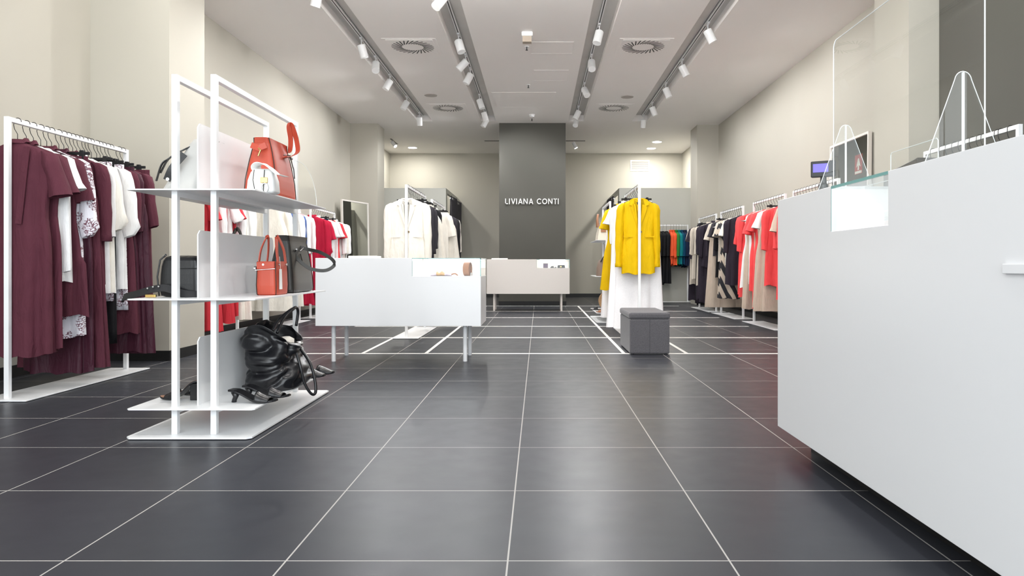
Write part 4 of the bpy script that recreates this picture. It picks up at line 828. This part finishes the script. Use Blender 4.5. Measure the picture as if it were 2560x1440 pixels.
# big slouchy black bag
r = thing('slouch_bag', 'large slouching black leather bag on the bottom shelf', 'handbag', (-1.405, 3.90, Z3))
secs = []; N_ = 64; rings = []
for i in range(34):
    u = i / 33; z = .335 * (u ** .92)
    hx = .125 * (1 - .10 * u) * (1 - .25 * math.exp(-((u - .18) / .1) ** 2) * 0) * (1.0 + .14 * math.sin(u * 9 + .6) * (1 - u)); hy = .185 * (1 - .05 * u) * (1 + .10 * math.sin(u * 7))
    cx = -.02 - .015 * u; rg = []
    for k in range(N_):
        a = 2 * math.pi * (k + .5) / N_; c, s = math.cos(a), math.sin(a)
        x = cx + hx * math.copysign(abs(c) ** .7, c); y = hy * math.copysign(abs(s) ** .7, s)
        dz = -.10 * u * u * max(0, c) * (1 + .4 * math.sin(2 * a)) + .02 * u * math.sin(3 * a)
        q1 = abs(noise.noise(Vector((x * 7 + z * 6, y * 8 - z * 9, z * 9 + 3)))); q2 = abs(noise.noise(Vector((x * 13 - z * 10, y * 15 + z * 14, z * 12)))); d = .018 * noise.noise(Vector((x * 5, y * 6, z * 7 + 4))) * 2 + .030 * min(.35, q1) / .35 - .015 + .010 * min(.25, q2) / .25 - .028 * math.exp(-((z - .17 - .35 * y - .2 * x) / .014) ** 2) * (1 if c > -.3 else .3)
        f = sm(0, .12, u)
        rg.append((x + d * c * f, y + d * s * f, max(0, z + dz * sm(.3, 1, u))))
    rings.append(rg)
MB().loft(rings, True, False).build('body', leather, r, smooth=True, mods=[('SOLIDIFY', dict(thickness=.004, offset=-1)), ('SUBSURF', dict(levels=1, render_levels=1))])
MB().tube(bez([(.02, -.12, .30), (.03, -.05, .37), (.05, .03, .415), (.055, .07, .425), (.06, .09, .40), (.05, .09, .32)], 8), .008, 8).tube(bez([(-.01, -.10, .31), (.0, -.02, .37), (.03, .05, .41), (.05, .08, .425)], 8), .008, 8).build('handle', leather, r, smooth=True)
MB().tube(bez([(.10, -.06, .20), (.13, -.08, .12), (.15, -.075, .03), (.18, -.06, -.03), (.198, -.04, -.03), (.19, -.02, .03), (.155, .01, .12), (.09, .04, .20)], 8), .008, 8).build('hanging_handle', leather, r, smooth=True)
MB().loft(lf([(.14, -.01, .02, .05, .09), (.20, -.01, .02, .06, .1), (.25, .0, .03, .05, .08), (.265, .01, .03, .02, .04)], 24, .8)).build('paper_stuffing', cream, r, smooth=True)

def sole_shape(L, n=16):
    out = []
    for i in range(n + 1):
        u = i / n; out.append((L * u, .026 + .014 * math.sin(math.pi * min(1, u * 1.15)) ** 1 - .008 * math.exp(-((u - .38) / .14) ** 2) if u < .93 else .026 * (1 - (u - .93) / .07 * .6)))
    return out
def mule(name, label, loc, rz, heel, m, inner, closed=False, block=False, L=.235):
    """toe towards +x, heel at the origin"""
    r = thing(name, label, 'shoe', loc, rz); sec = sole_shape(L); rings = []; top = []
    zf = lambda u: heel * (1 - sm(.05, .68, u)) + .004 + .006 * sm(.85, 1, u)
    for x, w in sec:
        u = x / L; z = zf(u); rings.append([(x, -w, z), (x, w, z), (x, w, z + .009), (x, -w, z + .009)]); top.append((x, w, z + .0092))
    MB().loft(rings).build('sole', m, r, bevel=.002)
    MB().loft([[(x, -w * .93, z + .0004), (x, w * .93, z + .0004), (x, w * .93, z), (x, -w * .93, z)] for x, w, z in top]).build('insole', inner, r)
    if heel > .02:
        if block: MB().box(.004, .045, -.022, .022, 0, heel - .002).build('heel', m, r, bevel=.003)
        else: MB().tube([(.018, 0, 0), (.020, 0, .012), (.026, 0, heel * .5), (.026, 0, heel - .002)], [.012, .011, .012, .022], 14).build('heel', m, r, smooth=True)
    u0, u1 = (.50, 1.0) if closed else (.58, .86); rg = []
    for i in range(11):
        u = u0 + (u1 - u0) * i / 10; x = L * u; w = sec[min(len(sec) - 1, int(u * 16))][1]; h = (.046 * (1 - .6 * (u - u0) / (u1 - u0)) if not closed else .042 * (1 - ((u - u0) / (u1 - u0)) ** 1.6) + .008) ; z = zf(u) + .004
        rg.append([(x + (.02 * math.sin(b) if i == 0 and closed else 0), -w * 1.06 * math.cos(b), z + h * math.sin(b)) for b in [math.pi * k / 12 for k in range(13)]])
    MB().loft(rg, False, False, False).build('upper', m, r, smooth=True, mods=[('SOLIDIFY', dict(thickness=.0025))])
    if closed:
        bk = []
        for i in range(13):
            a = math.pi * (i / 12 - .5) ; x = .026 - .024 * math.cos(a); y = .028 * math.sin(a)
            bk.append([(x, y, zf(0.05) + .002), (x + .003, y * .95, zf(0.05) + .038)])
        side = [[(L * .5, -.034, zf(.5)), (L * .5, -.033, zf(.5) + .022)]] + [[(L * .3, -.03, zf(.3)), (L * .3, -.03, zf(.3) + .026)]] + bk + [[(L * .3, .03, zf(.3)), (L * .3, .03, zf(.3) + .026)]] + [[(L * .5, .034, zf(.5)), (L * .5, .033, zf(.5) + .022)]]
        MB().loft(side, False, False, False).build('quarter', m, r, smooth=True, mods=[('SOLIDIFY', dict(thickness=.0025))])
    return r
mule('mule_sandal', 'black mule with kitten heel at bottom shelf front, nearer one', (-1.485, 3.44, Z3), R(-6), .05, leather, leather)
mule('mule_sandal', 'black mule with kitten heel behind its pair', (-1.468, 3.56, Z3), R(-4), .05, leather, leather)
mule('high_heel_mule', 'black block-heeled mule left of bottom divider, nearer one', (-1.655, 3.50, Z3), R(178), .085, leather, tan, block=True, L=.20)
mule('high_heel_mule', 'black block-heeled mule left of bottom divider, farther one', (-1.64, 3.63, Z3), R(176), .085, leather, tan, block=True, L=.20)
mule('ballet_flat', 'black pointed flat behind the slouching bag, nearer one', (-1.47, 4.20, Z3), R(-5), .008, leather, leather, closed=True, L=.22)
mule('ballet_flat', 'black pointed flat behind the slouching bag, farther one', (-1.45, 4.31, Z3), R(-3), .008, leather, leather, closed=True, L=.22)

# items on the far shelf unit
ux, uy = 1.09, 9.85
r = bucket('tote_bag', 'beige canvas tote with brown handles on the far shelf unit', (.93, uy + .45, Z1), .20, .30, .26, canvas, top=.75)
for sx in (-.075, .075): MB().strap(bez([(sx, -.12, .20), (sx - .01, -.10, .30), (sx, -.04, .375), (sx + .01, .04, .375), (sx, .10, .30), (sx, .12, .2)], 6), .028, .005, (1, 0, 0)).build('handle', tan, r)
MB().prism([(-.04, .12), (.03, .12), (.03, .25), (-.04, .25)], -.158, -.150).build('leather_patch', tan, r)
r = thing('satchel_bag', 'taupe handbag with dark strap, middle of far shelf unit', 'handbag', (.93, uy + .35, Z2))
MB().loft(lf([(0, 0, 0, .10, .10), (.01, 0, 0, .105, .11), (.12, 0, 0, .10, .11), (.22, .01, 0, .08, .09), (.25, .02, 0, .05, .05)], 30, .5)).build('body', mat('taupe_leather', srgb(132, 112, 98), .55), r, smooth=True)
MB().tube(bez([(-.05, -.11, .2), (0, -.12, .28), (.07, -.12, .28), (.11, -.10, .18), (.10, -.11, .05)], 8), .008, 8).build('handle', leather, r, smooth=True)
r = thing('round_straw_bag', 'round tan straw bag at the bottom of far shelf unit', 'handbag', (1.0, uy + .35, Z3))
MB().loft([[(.14 * math.cos(a), y, .15 + .14 * math.sin(a)) for a in [2 * math.pi * i / 36 for i in range(36)]] for y in (-.04, -.038, .038, .04)]).build('body', straw, r, bevel=.01)
MB().strap(bez([(-.03, 0, .28), (.0, .0, .40), (.06, 0, .48)], 6), .02, .004, (0, 1, 0)).build('strap', leather, r)
mule('slide_sandal', 'tan slide sandal at the front of far shelf unit', (1.02, uy + .10, Z3), R(184), .008, tan, tan, L=.22)
mule('slide_sandal', 'black flat sandal beside the round straw bag', (1.0, uy + .66, Z3), R(182), .008, leather, tan, L=.22)
